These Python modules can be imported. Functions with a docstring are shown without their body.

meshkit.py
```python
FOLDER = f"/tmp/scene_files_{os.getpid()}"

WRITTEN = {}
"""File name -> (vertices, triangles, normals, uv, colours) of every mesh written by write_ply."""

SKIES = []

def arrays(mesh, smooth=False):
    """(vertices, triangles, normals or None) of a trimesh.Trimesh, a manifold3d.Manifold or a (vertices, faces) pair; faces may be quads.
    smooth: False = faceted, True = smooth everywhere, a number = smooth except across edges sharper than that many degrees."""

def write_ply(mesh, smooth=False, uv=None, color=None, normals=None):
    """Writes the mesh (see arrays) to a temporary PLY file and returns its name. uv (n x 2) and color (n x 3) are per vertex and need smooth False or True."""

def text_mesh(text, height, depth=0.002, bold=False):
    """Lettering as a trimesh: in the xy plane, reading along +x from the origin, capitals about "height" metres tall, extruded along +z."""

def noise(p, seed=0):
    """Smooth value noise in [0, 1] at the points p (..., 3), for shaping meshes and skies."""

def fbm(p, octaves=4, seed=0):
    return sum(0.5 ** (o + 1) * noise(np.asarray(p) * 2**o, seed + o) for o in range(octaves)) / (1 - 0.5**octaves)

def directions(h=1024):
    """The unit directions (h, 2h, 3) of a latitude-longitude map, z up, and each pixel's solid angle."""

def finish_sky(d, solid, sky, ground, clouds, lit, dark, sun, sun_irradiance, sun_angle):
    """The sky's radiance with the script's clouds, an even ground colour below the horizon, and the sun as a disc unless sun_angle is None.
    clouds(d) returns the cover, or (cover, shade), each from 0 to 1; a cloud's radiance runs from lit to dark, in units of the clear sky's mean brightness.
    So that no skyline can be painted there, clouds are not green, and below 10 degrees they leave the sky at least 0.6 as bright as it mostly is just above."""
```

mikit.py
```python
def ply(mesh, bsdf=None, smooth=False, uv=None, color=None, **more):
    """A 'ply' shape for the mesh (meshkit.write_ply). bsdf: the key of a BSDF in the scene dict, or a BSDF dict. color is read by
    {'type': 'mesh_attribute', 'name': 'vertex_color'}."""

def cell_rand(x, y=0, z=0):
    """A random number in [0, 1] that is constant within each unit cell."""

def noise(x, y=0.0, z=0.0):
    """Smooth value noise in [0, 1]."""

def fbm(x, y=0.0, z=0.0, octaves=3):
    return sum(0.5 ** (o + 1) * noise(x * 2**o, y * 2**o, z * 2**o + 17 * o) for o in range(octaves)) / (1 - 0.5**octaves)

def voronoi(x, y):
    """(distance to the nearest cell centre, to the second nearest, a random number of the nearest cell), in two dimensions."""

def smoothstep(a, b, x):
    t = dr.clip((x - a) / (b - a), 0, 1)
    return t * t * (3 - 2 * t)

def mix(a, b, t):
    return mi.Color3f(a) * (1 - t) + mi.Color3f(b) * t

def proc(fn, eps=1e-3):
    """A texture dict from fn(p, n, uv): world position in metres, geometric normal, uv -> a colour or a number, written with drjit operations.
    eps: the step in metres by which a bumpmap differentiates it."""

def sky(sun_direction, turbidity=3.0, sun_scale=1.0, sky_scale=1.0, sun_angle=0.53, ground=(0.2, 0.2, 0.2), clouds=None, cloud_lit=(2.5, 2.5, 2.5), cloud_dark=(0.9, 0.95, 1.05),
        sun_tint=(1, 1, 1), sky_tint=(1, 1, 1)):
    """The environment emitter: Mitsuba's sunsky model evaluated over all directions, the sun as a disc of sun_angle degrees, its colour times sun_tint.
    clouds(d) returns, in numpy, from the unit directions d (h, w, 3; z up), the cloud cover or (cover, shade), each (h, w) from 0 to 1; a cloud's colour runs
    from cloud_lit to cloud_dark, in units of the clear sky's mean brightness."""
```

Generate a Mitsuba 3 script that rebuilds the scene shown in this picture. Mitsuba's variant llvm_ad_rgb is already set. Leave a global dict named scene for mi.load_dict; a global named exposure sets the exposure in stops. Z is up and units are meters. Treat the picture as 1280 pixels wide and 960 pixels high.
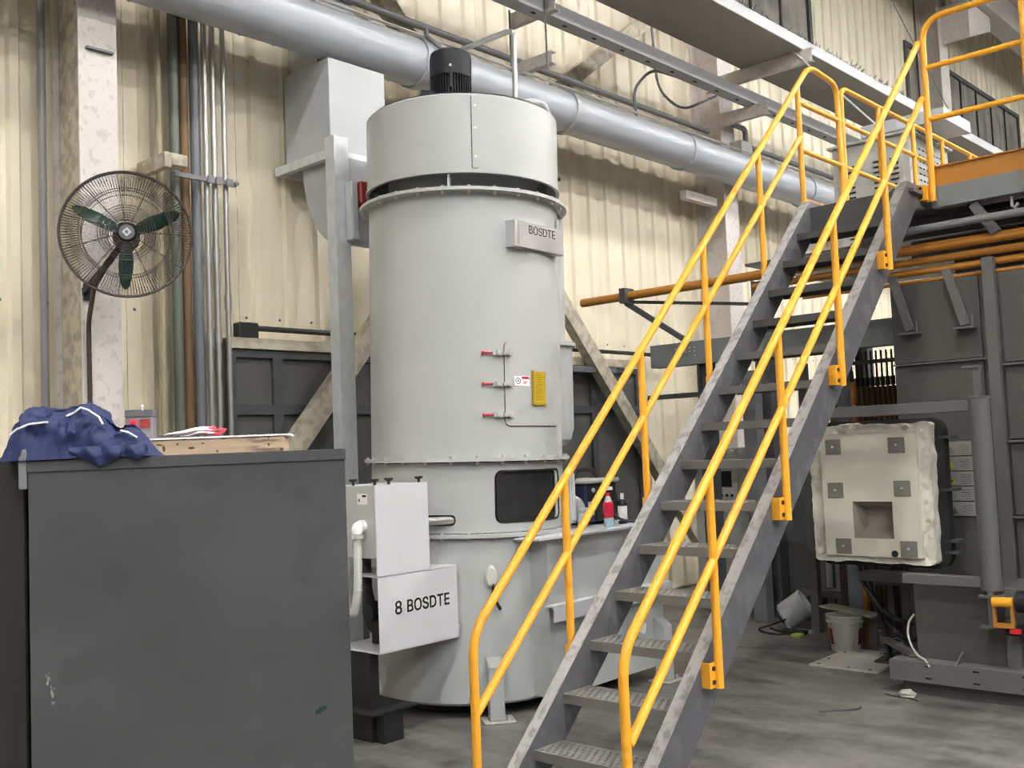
import math, random, numpy as np, trimesh, mitsuba as mi, drjit as dr, mikit, meshkit, manifold3d as m3
from shapely.geometry import Polygon, box as sbox, Point
from shapely.ops import unary_union
from mikit import proc, noise as N, fbm, smoothstep, mix
random.seed(7); rng = np.random.default_rng(7)
T = mi.ScalarTransform4f
scene, labels = {}, {}
# ---------------------------------------------------------------- camera, light, exposure
F_PX = 1285.03
R_ = np.array([0.679, -0.733, -0.041])
def cam_matrix():
    pit, roll, yaw = math.radians(3.58098), math.radians(-2.36607), math.radians(42.64205)
    f = np.array([math.cos(yaw)*math.cos(pit), math.sin(yaw)*math.cos(pit), math.sin(pit)])
    r = np.array([math.sin(yaw), -math.cos(yaw), 0]); u = np.cross(r, f)
    up = -math.sin(roll)*r + math.cos(roll)*u
    o = np.array([0, 0, 1.6])
    return T().look_at(origin=o.tolist(), target=(o+f).tolist(), up=up.tolist())
scene['camera'] = {'type': 'perspective', 'fov': math.degrees(2*math.atan(640/F_PX)), 'fov_axis': 'x', 'to_world': cam_matrix(), 'near_clip': 0.05, 'far_clip': 200}
exposure = 0.0
scene['ambient_fill'] = {'type': 'constant', 'radiance': {'type': 'rgb', 'value': [0.20, 0.205, 0.21]}}  # even fill added for ambient brightness, entering where hall sides are left open
LAMP = 420.0
# ---------------------------------------------------------------- materials
def rgb(*c): return {'type': 'rgb', 'value': list(c)}
def mat(key, col, rough=.5, metallic=0., spec=.5, two=True, bump=None, **k):
    b = {'type': 'principled', 'base_color': rgb(*col) if isinstance(col, tuple) else proc(col), 'roughness': rough, 'metallic': metallic, 'specular': spec, **k}
    if bump: b = {'type': 'bumpmap', 'arbitrary': proc(bump[0], bump[1] if len(bump) > 1 else 1e-3), 'scale': 1.0, 'bsdf': b}
    scene[key] = {'type': 'twosided', 'bsdf': b} if two else b
    return key
def cream(p, n, uv):
    s = fbm(p.x*9, p.y*9, p.z*.7); d = fbm(p.x*2.3, p.y*2, p.z*1.9+5)
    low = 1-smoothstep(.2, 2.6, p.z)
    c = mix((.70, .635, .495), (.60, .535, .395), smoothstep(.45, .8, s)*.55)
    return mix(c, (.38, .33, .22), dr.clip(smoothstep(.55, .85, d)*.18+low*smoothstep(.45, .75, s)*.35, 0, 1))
def concrete(p, n, uv):
    a = fbm(p.x*.9, p.y*.9, 3., 4); b = fbm(p.x*7+a*3, p.y*2.2, 9., 3); c = N(p.x*23, p.y*23, 1.)
    v = .112+.06*(a-.5)*2+.045*(b-.5)*2+.02*(c-.5)
    st = smoothstep(.60, .72, fbm(p.x*1.6+4, p.y*1.6+a*2, 2., 3))
    ol = smoothstep(.72, .86, fbm(p.x*3.1+14, p.y*3.1, 5., 3))
    return mi.Color3f(v*1.0, v*.965, v*.91)*(1-.26*st)*(1-.3*ol)
def dark_box(p, n, uv):
    u = (p.x-2.252)*-.788+(p.y-2.879)*.6157
    a = fbm(u*3.2, p.z*3.2, 1., 3); b = smoothstep(.64, .80, fbm(u*6.5+3, p.z*6.5, 2., 3))
    s = smoothstep(.007, .002, dr.abs(u-.985-.010*(N(p.z*70)-.5)*2-.14*(p.z-.86)))*smoothstep(.81, .83, p.z)*smoothstep(.93, .90, p.z)*smoothstep(.35, .6, N(u*190, p.z*90))
    c = mix((.046, .048, .050), (.066, .069, .071), a)*(1-.14*b)
    return mix(c, (.35, .35, .35), s*.6)
def plaster(p, n, uv):
    return mix((.58, .535, .51), (.38, .345, .32), smoothstep(.58, .72, fbm(p.x*34, p.y*34, p.z*22, 3))*.45)
def u_(p): return (p.x-2.252)*-.788+(p.y-2.879)*.6157
def wood(p, n, uv):
    g = fbm(u_(p)*14, p.z*90, 3., 3); k = smoothstep(.84, .88, N(u_(p)*42, p.z*60, 3.))
    u = u_(p); k2 = smoothstep(.09, .02, dr.abs(u-.30))*.8
    return mix(mix((.48, .36, .255), (.34, .24, .16), g), (.08, .05, .03), dr.clip(k+.8*k2*smoothstep(.4, .6, g), 0, 1))
def wornsteel(p, n, uv):
    a = smoothstep(.5, .75, fbm(p.x*14, p.y*14, p.z*9, 3))
    return mix((.092, .091, .102), (.16, .16, .165), a*.4)
def topworn_lit(p, n, uv):  # scuffed steel, with light from above painted into the paler tone
    a = fbm(p.x*22, p.y*30, p.z*22, 3)
    return mix((.34, .335, .33), (.22, .215, .21), smoothstep(.42, .7, a))
def yellow(p, n, uv):
    a = smoothstep(.62, .8, fbm(p.x*11, p.y*11, p.z*11, 3))
    return mix((.80, .37, .028), (.60, .25, .022), a*.6)
def rusty(p, n, uv):
    a = fbm(p.x*20, p.y*20, p.z*3, 3)
    return mix((.17, .095, .035), (.09, .05, .022), a)
def galv(p, n, uv):
    a = fbm(p.x*30, p.y*30, p.z*14, 2)
    return mix((.64, .66, .67), (.52, .54, .55), a)
def refr(p, n, uv):
    a = fbm(p.y*5, p.z*5, p.x*5, 3)
    return mix((.60, .58, .50), (.48, .45, .37), a)
def wool(p, n, uv):
    a = fbm(p.y*26, p.z*26, p.x*26, 3)
    return mix((.70, .69, .62), (.50, .47, .38), a)
def oldcream(p, n, uv):
    a = fbm(p.x*19, p.y*19, p.z*13, 3)
    return mix((.44, .40, .315), (.30, .265, .205), smoothstep(.35, .7, a))
def dirtyglass(p, n, uv):
    a = fbm(p.x*2.5, p.z*2.5, 1., 3); b = fbm(p.x*9, p.z*1.2, 4., 2)
    return mix((.20, .185, .16), (.10, .095, .09), smoothstep(.3, .7, a*.6+b*.4))
def jackblue(p, n, uv):
    a = fbm(p.x*90, p.y*90, p.z*90, 2)
    return mix((.011, .020, .095), (.007, .012, .055), a)
M = {}
for k, c, kw in [
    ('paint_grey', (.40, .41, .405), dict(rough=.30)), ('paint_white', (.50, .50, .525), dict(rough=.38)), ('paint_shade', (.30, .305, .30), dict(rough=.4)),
    ('duct_grey', (.38, .40, .435), dict(rough=.34)), ('hopper_grey', (.40, .41, .42), dict(rough=.42)),
    ('tray_grey', (.45, .455, .47), dict(rough=.5)), ('tray_dark', (.24, .22, .20), dict(rough=.6)),
    ('cream', cream, dict(rough=.48)), ('concrete', concrete, dict(rough=.42, spec=.45)), ('dark_box', dark_box, dict(rough=.42)),
    ('plaster', plaster, dict(rough=.6)), ('wood', wood, dict(rough=.75)), ('steel', wornsteel, dict(rough=.45)), ('topworn_lit', topworn_lit, dict(rough=.5)),
    ('yellow', yellow, dict(rough=.33)), ('orange_old', (.36, .15, .022), dict(rough=.45)), ('rusty', rusty, dict(rough=.6)), ('galv', galv, dict(rough=.4, metallic=.35)),
    ('conduit', (.62, .62, .60), dict(rough=.28, metallic=.9)), ('pipe_green', (.10, .115, .095), dict(rough=.4)), ('pipe_slate', (.125, .135, .15), dict(rough=.35)), ('pipe_olive', (.33, .29, .19), dict(rough=.5)), ('pipe_grey', (.17, .17, .18), dict(rough=.4)),
    ('black', (.012, .012, .013), dict(rough=.45)), ('matt_black', (.008, .008, .009), dict(rough=.75)), ('motor', (.011, .012, .015), dict(rough=.5, spec=.25)), ('void', (.006, .006, .007), dict(rough=.6)),
    ('furnace', (.062, .060, .056), dict(rough=.5)), ('furnace_light', (.095, .095, .092), dict(rough=.45)), ('beam_grey', (.15, .165, .165), dict(rough=.5)),
    ('partition', (.075, .075, .073), dict(rough=.35)), ('part_frame', (.045, .047, .05), dict(rough=.5)),
    ('refractory', refr, dict(rough=.9)), ('wool', wool, dict(rough=.95)), ('anchor', (.15, .145, .125), dict(rough=.55)), ('soot', (.20, .185, .155), dict(rough=.9)),
    ('oldcream', oldcream, dict(rough=.6)), ('window', dirtyglass, dict(rough=.35)), ('jacket', jackblue, dict(rough=.7, sheen=.4)),
    ('white', (.80, .80, .80), dict(rough=.5)), ('paper', (.82, .80, .82), dict(rough=.8)), ('red', (.50, .02, .03), dict(rough=.4)), ('redpink', (.70, .06, .10), dict(rough=.6)),
    ('mustard', (.42, .29, .018), dict(rough=.45)), ('mustard_dark', (.30, .20, .014), dict(rough=.5)), ('stainless', (.54, .55, .57), dict(rough=.28, metallic=.75)), ('chrome', (.62, .62, .62), dict(rough=.2, metallic=.45)),
    ('blade', (.006, .030, .020), dict(rough=.4)), ('guard', (.055, .042, .038), dict(rough=.4, metallic=.3)), ('bolt', (.66, .66, .65), dict(rough=.3, metallic=.8)),
    ('hose', (.52, .52, .49), dict(rough=.3)), ('navy', (.012, .016, .05), dict(rough=.4)), ('cabinet', (.40, .395, .375), dict(rough=.5)), ('switch_grey', (.18, .17, .18), dict(rough=.5)),
    ('screen', (.01, .011, .012), dict(rough=.2)), ('ceiling', (.55, .55, .52), dict(rough=.8)), ('copper', (.30, .12, .05), dict(rough=.35, metallic=.5)), ('bucket', (.55, .53, .49), dict(rough=.5)),
    ('dkbrown', (.07, .045, .03), dict(rough=.6)), ('dkred', (.25, .025, .02), dict(rough=.5)), ('lime', (.45, .55, .10), dict(rough=.5)), ('sign_plate', (.20, .195, .18), dict(rough=.4)), ('warn_yellow', (.32, .30, .02), dict(rough=.5)), ('plate_white', (.42, .41, .38), dict(rough=.5)),
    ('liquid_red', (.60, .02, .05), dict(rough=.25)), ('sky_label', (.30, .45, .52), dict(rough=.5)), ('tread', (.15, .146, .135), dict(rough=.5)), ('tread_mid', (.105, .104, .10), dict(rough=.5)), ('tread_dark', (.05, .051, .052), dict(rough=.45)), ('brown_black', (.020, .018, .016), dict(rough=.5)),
]:
    mat('m_'+k, c, **kw)
scene['m_clear'] = {'type': 'thindielectric'}
# ---------------------------------------------------------------- helpers
def num(k):
    if k not in used: used.add(k); return k
    i = 1
    while f'{k}_{i:03d}' in used: i += 1
    used.add(f'{k}_{i:03d}'); return f'{k}_{i:03d}'
used = set()
def tag(k, label=None, cat=None, group=None, kind=None):
    d = {a: b for a, b in (('label', label), ('category', cat), ('group', group), ('kind', kind)) if b}
    if d: labels[k] = d
def thing(name, label, cat, group=None):
    k = num(name); tag(k, label, cat, group); return k
def part(parent, name, mesh, m, smooth=30, label=None, kind=None, tf=None):
    k = num(parent+'__'+name)
    d = dict(mesh) if isinstance(mesh, dict) else mikit.ply(mesh, 'm_'+m, smooth)
    if tf is not None: d['to_world'] = tf
    scene[k] = d
    if label or kind: tag(k, label, None, None, kind)
    return k
def solo(name, mesh, m, label, cat, group=None, smooth=30):
    k = num(name); scene[k] = mikit.ply(mesh, 'm_'+m, smooth) if not isinstance(mesh, dict) else mesh; tag(k, label, cat, group); return k
def struct(name, mesh, m, smooth=30, label=None):
    k = num(name); scene[k] = mikit.ply(mesh, 'm_'+m, smooth); tag(k, label, None, None, 'structure'); return k
cat = trimesh.util.concatenate
def tm(man):
    m = man.to_mesh(); return trimesh.Trimesh(m.vert_properties[:, :3], m.tri_verts, process=False)
def mf(t):
    t = trimesh.Trimesh(t.vertices, t.faces); t.merge_vertices()
    if t.volume < 0: t.invert()
    return m3.Manifold(m3.Mesh(np.asarray(t.vertices, np.float32), np.asarray(t.faces, np.uint32)))
def bx(x0, x1, y0, y1, z0, z1, c=0.):
    x0, x1 = sorted((x0, x1)); y0, y1 = sorted((y0, y1)); z0, z1 = sorted((z0, z1))
    if not c:
        b = trimesh.creation.box((x1-x0, y1-y0, z1-z0)); b.apply_translation(((x0+x1)/2, (y0+y1)/2, (z0+z1)/2)); return b
    p = []
    for X, sx in ((x0, 1), (x1, -1)):
        for Y, sy in ((y0, 1), (y1, -1)):
            for Z, sz in ((z0, 1), (z1, -1)):
                p += [(X+sx*c, Y+sy*c, Z), (X+sx*c, Y, Z+sz*c), (X, Y+sy*c, Z+sz*c)]
    return trimesh.convex.convex_hull(np.array(p))
def cyl(p, q, r, n=24, r2=None):
    p, q = np.array(p, float), np.array(q, float); h = np.linalg.norm(q-p)
    if r2 is None: c = trimesh.creation.cylinder(r, h, sections=n)
    else: c = lathe([(0, -h/2), (r, -h/2), (r2, h/2), (0, h/2)], n)
    c.apply_transform(trimesh.geometry.align_vectors([0, 0, 1], (q-p)/h)); c.apply_translation((p+q)/2); return c
def lathe(prof, n=48):
    m = trimesh.creation.revolve(np.array(prof, float), sections=n)
    if len(prof) and np.einsum('ij,ij->', m.triangles_center-m.vertices.mean(0), m.face_normals*m.area_faces[:, None]) < 0: m.invert()
    return m
def round_path(pts, rad, seg=7):
    pts = [np.array(p, float) for p in pts]; out = [pts[0]]
    for a, b, c in zip(pts, pts[1:], pts[2:]):
        u, v = a-b, c-b; lu, lv = np.linalg.norm(u), np.linalg.norm(v); u, v = u/lu, v/lv
        d = min(rad, lu*.45, lv*.45)
        for t in np.linspace(0, 1, seg): out.append((b+u*d)*(1-t)**2+2*b*t*(1-t)+(b+v*d)*t*t)
    return np.array(out+[pts[-1]])
def tube(pts, r, n=12, rad=None, cap=True):
    p = round_path(pts, rad) if rad else np.array(pts, float)
    t = np.gradient(p, axis=0); t /= np.linalg.norm(t, axis=1, keepdims=True)
    a = np.cross(t[0], [0, 0, 1.] if abs(t[0][2]) < .9 else [1., 0, 0]); a /= np.linalg.norm(a)
    ang = np.arange(n)*2*np.pi/n; V = []
    for i in range(len(p)):
        a = a-t[i]*(a@t[i]); a /= np.linalg.norm(a); b = np.cross(t[i], a)
        V.append(p[i]+r*(np.cos(ang)[:, None]*a+np.sin(ang)[:, None]*b))
    V = np.vstack(V); F = []
    for i in range(len(p)-1):
        for j in range(n):
            q = [i*n+j, i*n+(j+1) % n, (i+1)*n+(j+1) % n, (i+1)*n+j]; F += [[q[0], q[1], q[2]], [q[0], q[2], q[3]]]
    if cap:
        L = len(V); V = np.vstack([V, p[:1], p[-1:]])
        for j in range(n): F += [[L, (j+1) % n, j], [L+1, (len(p)-1)*n+j, (len(p)-1)*n+(j+1) % n]]
    return trimesh.Trimesh(V, F, process=False)
def bar(p, q, w, h, up=(0, 0, 1)):
    """Rectangular bar from p to q; w across, h along up."""
    p, q = np.array(p, float), np.array(q, float); d = q-p; L = np.linalg.norm(d); d /= L
    s = np.cross(d, np.array(up, float)); s /= np.linalg.norm(s); u = np.cross(s, d)
    b = trimesh.creation.box((L, w, h)); m = np.eye(4); m[:3, 0], m[:3, 1], m[:3, 2], m[:3, 3] = d, s, u, (p+q)/2
    b.apply_transform(m); return b
def ext(poly, h): return cat([trimesh.creation.extrude_polygon(g, h, engine='earcut') for g in getattr(poly, 'geoms', [poly])])
def place(mesh, o, ex, ey, ez):
    m = np.eye(4); m[:3, 0], m[:3, 1], m[:3, 2], m[:3, 3] = ex, ey, ez, o
    c = mesh.copy(); c.apply_transform(m)
    if np.linalg.det(m[:3, :3]) < 0: c.invert()
    return c
def extXZ(pts, y0, y1):   # outline in (x, z), thickness along y
    P = pts if isinstance(pts, Polygon) else Polygon(pts)
    return place(ext(P, y1-y0), (0, y1, 0), (1, 0, 0), (0, 0, 1), (0, -1, 0))
def extYZ(pts, x0, x1):
    P = pts if isinstance(pts, Polygon) else Polygon(pts)
    return place(ext(P, x1-x0), (x0, 0, 0), (0, 1, 0), (0, 0, 1), (1, 0, 0))
def rrect(x0, y0, x1, y1, r): return sbox(x0+r, y0+r, x1-r, y1-r).buffer(r, quad_segs=6)
def TW(x, y, z, rz=0, s=1): return T().translate([x, y, z]).rotate([0, 0, 1], rz).scale(s)
def text_on(text, h, o, ex, ey, ez, bold=False, depth=.0015, sx=1.):
    t = meshkit.text_mesh(text, h, depth, bold); t.apply_scale([sx, 1, 1]); return place(t, o, ex, ey, ez)
def blob(c, s, seed, sub=4, amp=.25, fr=1.8, flat=None):
    m = trimesh.creation.icosphere(sub); v = m.vertices.copy(); d = 1+amp*(meshkit.fbm(v*fr+seed*3.7, 3, seed)-.5)*2
    v = v*d[:, None]*np.array(s)+np.array(c)
    if flat is not None: v[:, 2] = np.maximum(v[:, 2], flat)
    m.vertices = v; return m
# ---------------------------------------------------------------- the hall
struct('floor', bx(-16, 40, -26, 6.6, -.2, 0), 'concrete')
struct('ceiling', bx(-16, 40, -26, 6.8, 11.6, 11.8), 'ceiling')
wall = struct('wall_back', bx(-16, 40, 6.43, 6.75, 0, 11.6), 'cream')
P0, W0 = 6.8-.1425-.855*11, .855
def panel_outline(w=.852, d=.028):
    pts = [(0, .0)]
    for c in (.1425, .4275, .7125):
        pts += [(c-.045, 0), (c-.027, -d), (c+.027, -d), (c+.045, 0)]
    pts += [(w, 0), (w, .028), (0, .028)]
    return Polygon(pts)
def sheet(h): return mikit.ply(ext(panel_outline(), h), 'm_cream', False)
full, low, high = sheet(11.55), sheet(6.28), sheet(11.55-8.12)
wins = [(P0+W0*15.0, P0+W0*19.0), (P0+W0*23, P0+W0*30)]
for i in range(-1, 36):
    x = P0+W0*i
    if any(a-.01 < x < b-.01 for a, b in wins):
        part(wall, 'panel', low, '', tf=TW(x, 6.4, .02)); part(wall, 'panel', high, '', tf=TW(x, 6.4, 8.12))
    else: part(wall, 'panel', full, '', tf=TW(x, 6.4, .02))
for i, (a, b) in enumerate(wins):
    w = struct(f'window_{i+1}', cat([bx(a, b, 6.36, 6.42, 6.3, 6.38), bx(a, b, 6.36, 6.42, 8.04, 8.12), bx(a, a+.08, 6.36, 6.42, 6.38, 8.04), bx(b-.08, b, 6.36, 6.42, 6.38, 8.04)]), 'part_frame')
    n = round((b-a)/.87)
    for j in range(n):
        c, d = a+.08+(b-a-.16)/n*j, a+.08+(b-a-.16)/n*(j+1)
        part(w, 'pane', bx(c+.02, d-.02, 6.392, 6.402, 6.38, 8.04), 'window')
        if j: part(w, 'mullion', bx(c-.02, c+.02, 6.37, 6.41, 6.38, 8.04), 'black')
scr = mikit.ply(lathe([(0, .006), (.008, .004), (.011, 0), (0, 0)], 8).apply_transform(trimesh.geometry.align_vectors([0, 0, 1], [0, -1, 0])), 'm_steel', 30)
for i in range(3, 42):
    for z in (4.72, 2.62): part(wall, 'screw', scr, '', tf=TW(P0+.055+.285*i*1.0+.855*5, 6.4, z+.0))
# high bay lamps of the hall
shade = mikit.ply(lathe([(.07, .42), (.12, .40), (.20, .22), (.36, .0), (.375, .0), (.22, .24), (.13, .44), (.0, .44)], 40), 'm_galv', 40)
lens = trimesh.creation.cylinder(.30, .02, sections=40)
rod = mikit.ply(cyl((0, 0, .44), (0, 0, 2.045), .012, 8), 'm_galv', 30)
for y in (1.2, -3.8, -8.8, -13.8):
    for x in (-8., -2.5, 3., 8.5, 14., 19.5, 25.):
        k = thing('high_bay_lamp', 'bell-shaped high bay lamp hanging from the hall ceiling', 'lamp', 'high bay lamps under the ceiling')
        part(k, 'shade', shade, '', tf=TW(x, y, 9.55)); part(k, 'rod', rod, '', tf=TW(x, y, 9.55))
        d = mikit.ply(lens, 'm_white', 30); d['emitter'] = {'type': 'area', 'radiance': rgb(LAMP, LAMP*.985, LAMP*.95)}
        part(k, 'lamp_lens', d, '', tf=TW(x, y, 9.57))
# building columns
def hsec(x0, x1, y0, y1, z0, z1, tf=.014, tw=.012):
    xm = (x0+x1)/2
    return cat([bx(x0, x1, y0, y0+tf, z0, z1), bx(x0, x1, y1-tf, y1, z0, z1), bx(xm-tw/2, xm+tw/2, y0+tf, y1-tf, z0, z1)])
def column(x0, x1, label, m='plaster'):
    k = thing('building_column', label, 'column', None)
    part(k, 'shaft', hsec(x0, x1, 6.0, 6.37, 0.02, 11.5), m)
    part(k, 'base_plate', bx(x0-.06, x1+.06, 5.94, 6.37, 0, .02), 'steel')
    return k
c1 = column(2.757, 3.0, 'white-plastered steel column behind the wall fan')
part(c1, 'web_cover', bx(2.79, 2.83, 6.02, 6.35, .02, 11.5), 'oldcream', label='greyish cover plate in the column side')
part(c1, 'clip', bx(2.80, 2.97, 5.975, 6.0, 4.14, 4.155), 'steel')
column(10.22, 10.52, 'cream steel column behind the middle of the staircase', 'plaster')
c3 = column(17.45, 17.85, 'cream steel column carrying the crane beam, at far right', 'plaster')
part(c3, 'corbel', extXZ([(17.6, 8.1), (18.7, 8.5), (18.7, 8.75), (17.6, 8.75)], 5.55, 6.0), 'plaster')
k = thing('crane_runway_beam', 'big cream runway beam running along the wall at top right', 'beam')
part(k, 'flange', bx(11, 34, 5.42, 5.78, 8.76, 8.79), 'plaster'); part(k, 'flange', bx(11, 34, 5.42, 5.78, 9.45, 9.48), 'plaster'); part(k, 'web', bx(11, 34, 5.59, 5.61, 8.79, 9.45), 'plaster')
# wall bracing: one member per end
def brace(p, q, label):
    k = thing('wall_brace', label, 'brace')
    part(k, 'bar', bar(p, q, .10, .15), 'oldcream'); 
    return k
brace((2.95, 6.1, .10), (6.30, 6.1, 3.97), 'weathered cream diagonal brace left of the grey dust collector')
brace((9.95, 6.1, .02), (6.42, 6.1, 3.97), 'weathered cream diagonal brace falling to the right behind the staircase')
brace((3.0, 6.12, 7.45), (6.30, 6.12, 4.27), 'cream diagonal brace above the round duct, left of the motor')
brace((10.1, 6.12, 6.9), (6.42, 6.12, 4.27), 'cream diagonal brace above the round duct, right of the motor')
solo('brace_gusset', bx(6.16, 6.56, 6.06, 6.075, 3.88, 4.36, .004), 'oldcream', 'gusset plate where the wall braces cross, behind the machine', 'plate')
# dark partition against the wall
k = thing('dark_partition', 'dark grey sheet metal partition low along the wall behind the machine', 'partition')
for i, (a, b) in enumerate([(3.92, 4.22), (4.30, 5.15), (5.23, 6.05), (6.13, 6.95), (7.03, 7.85), (7.93, 8.6)]):
    part(k, 'sheet', bx(a, b, 6.22, 6.23, 1.98, 2.31), 'partition'); part(k, 'sheet', bx(a, b, 6.22, 6.23, .06, 1.91), 'partition')
    part(k, 'stile', bx(b, b+.08, 6.19, 6.24, 0, 2.36), 'part_frame')
    part(k, 'rail', bx(a, b, 6.19, 6.24, 2.31, 2.36), 'part_frame'); part(k, 'rail', bx(a, b, 6.19, 6.24, 1.91, 1.98), 'part_frame')
part(k, 'stile', bx(3.86, 3.92, 6.19, 6.24, 0, 2.36), 'part_frame')
k = thing('wall_ledge', 'cream steel ledge on top of the dark partition', 'ledge')
part(k, 'angle', cat([bx(3.87, 8.7, 6.17, 6.18, 2.37, 2.445), bx(3.87, 8.7, 6.18, 6.37, 2.435, 2.445)]), 'oldcream')
k = thing('roller_bar', 'black rod with block end lying along the cream wall ledge', 'bar')
part(k, 'rod', cyl((4.02, 6.24, 2.525), (9.3, 6.24, 2.525), .02, 12), 'black'); part(k, 'block', bx(3.96, 4.12, 6.2, 6.29, 2.447, 2.56, .01), 'black')
# pipes up the wall
def riser(x, r, m, label, y=6.25, z0=0, z1=11.4, coup=()):
    k = thing('wall_pipe', label, 'pipe'); part(k, 'pipe', cyl((x, y, z0), (x, y, z1), r, 20), m)
    for z in coup: part(k, 'coupling', cyl((x, y, z-.05), (x, y, z+.05), r+.007, 20), m)
riser(2.66, .024, 'pipe_grey', 'thin dark grey pipe left of the fan and its column', 6.3, 0)
riser(3.425, .022, 'pipe_olive', 'olive-beige wall pipe, leftmost of the vertical bundle', 6.28)
riser(3.515, .034, 'pipe_green', 'dark green-grey wall pipe beside the rusty one', 6.24)
riser(3.595, .034, 'rusty', 'rusty brown pipe in the vertical bundle right of the fan', 6.26)
riser(3.672, .034, 'pipe_slate', 'slate grey pipe between the rusty pipe and the bright conduits', 6.24)
riser(3.722, .019, 'conduit', 'bright galvanised conduit next to the slate grey pipe', 6.19, coup=(2.42, 2.98))
riser(3.785, .019, 'conduit', 'middle of the three bright galvanised conduits', 6.19, coup=(2.45, 3.0))
riser(3.868, .018, 'conduit', 'rightmost of the three bright galvanised conduits', 6.19, coup=(2.68,))
k = thing('pipe_bracket', 'cream bracket with a cross bar clamping the vertical pipes', 'bracket')
part(k, 'arm', bx(3.31, 3.36, 6.0, 6.37, 3.50, 3.60, .003), 'oldcream'); part(k, 'head', bx(3.36, 3.475, 6.0, 6.1, 3.52, 3.60, .004), 'oldcream')
part(k, 'cross_bar', bx(3.46, 3.93, 6.14, 6.165, 3.495, 3.525), 'pipe_grey')
for x in (3.722, 3.785, 3.868): part(k, 'clamp', bx(x-.024, x+.024, 6.125, 6.14, 3.485, 3.535), 'pipe_grey')
part(k, 'bolt', cyl((3.92, 6.12, 3.51), (3.92, 6.18, 3.51), .015, 8), 'pipe_grey')
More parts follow.
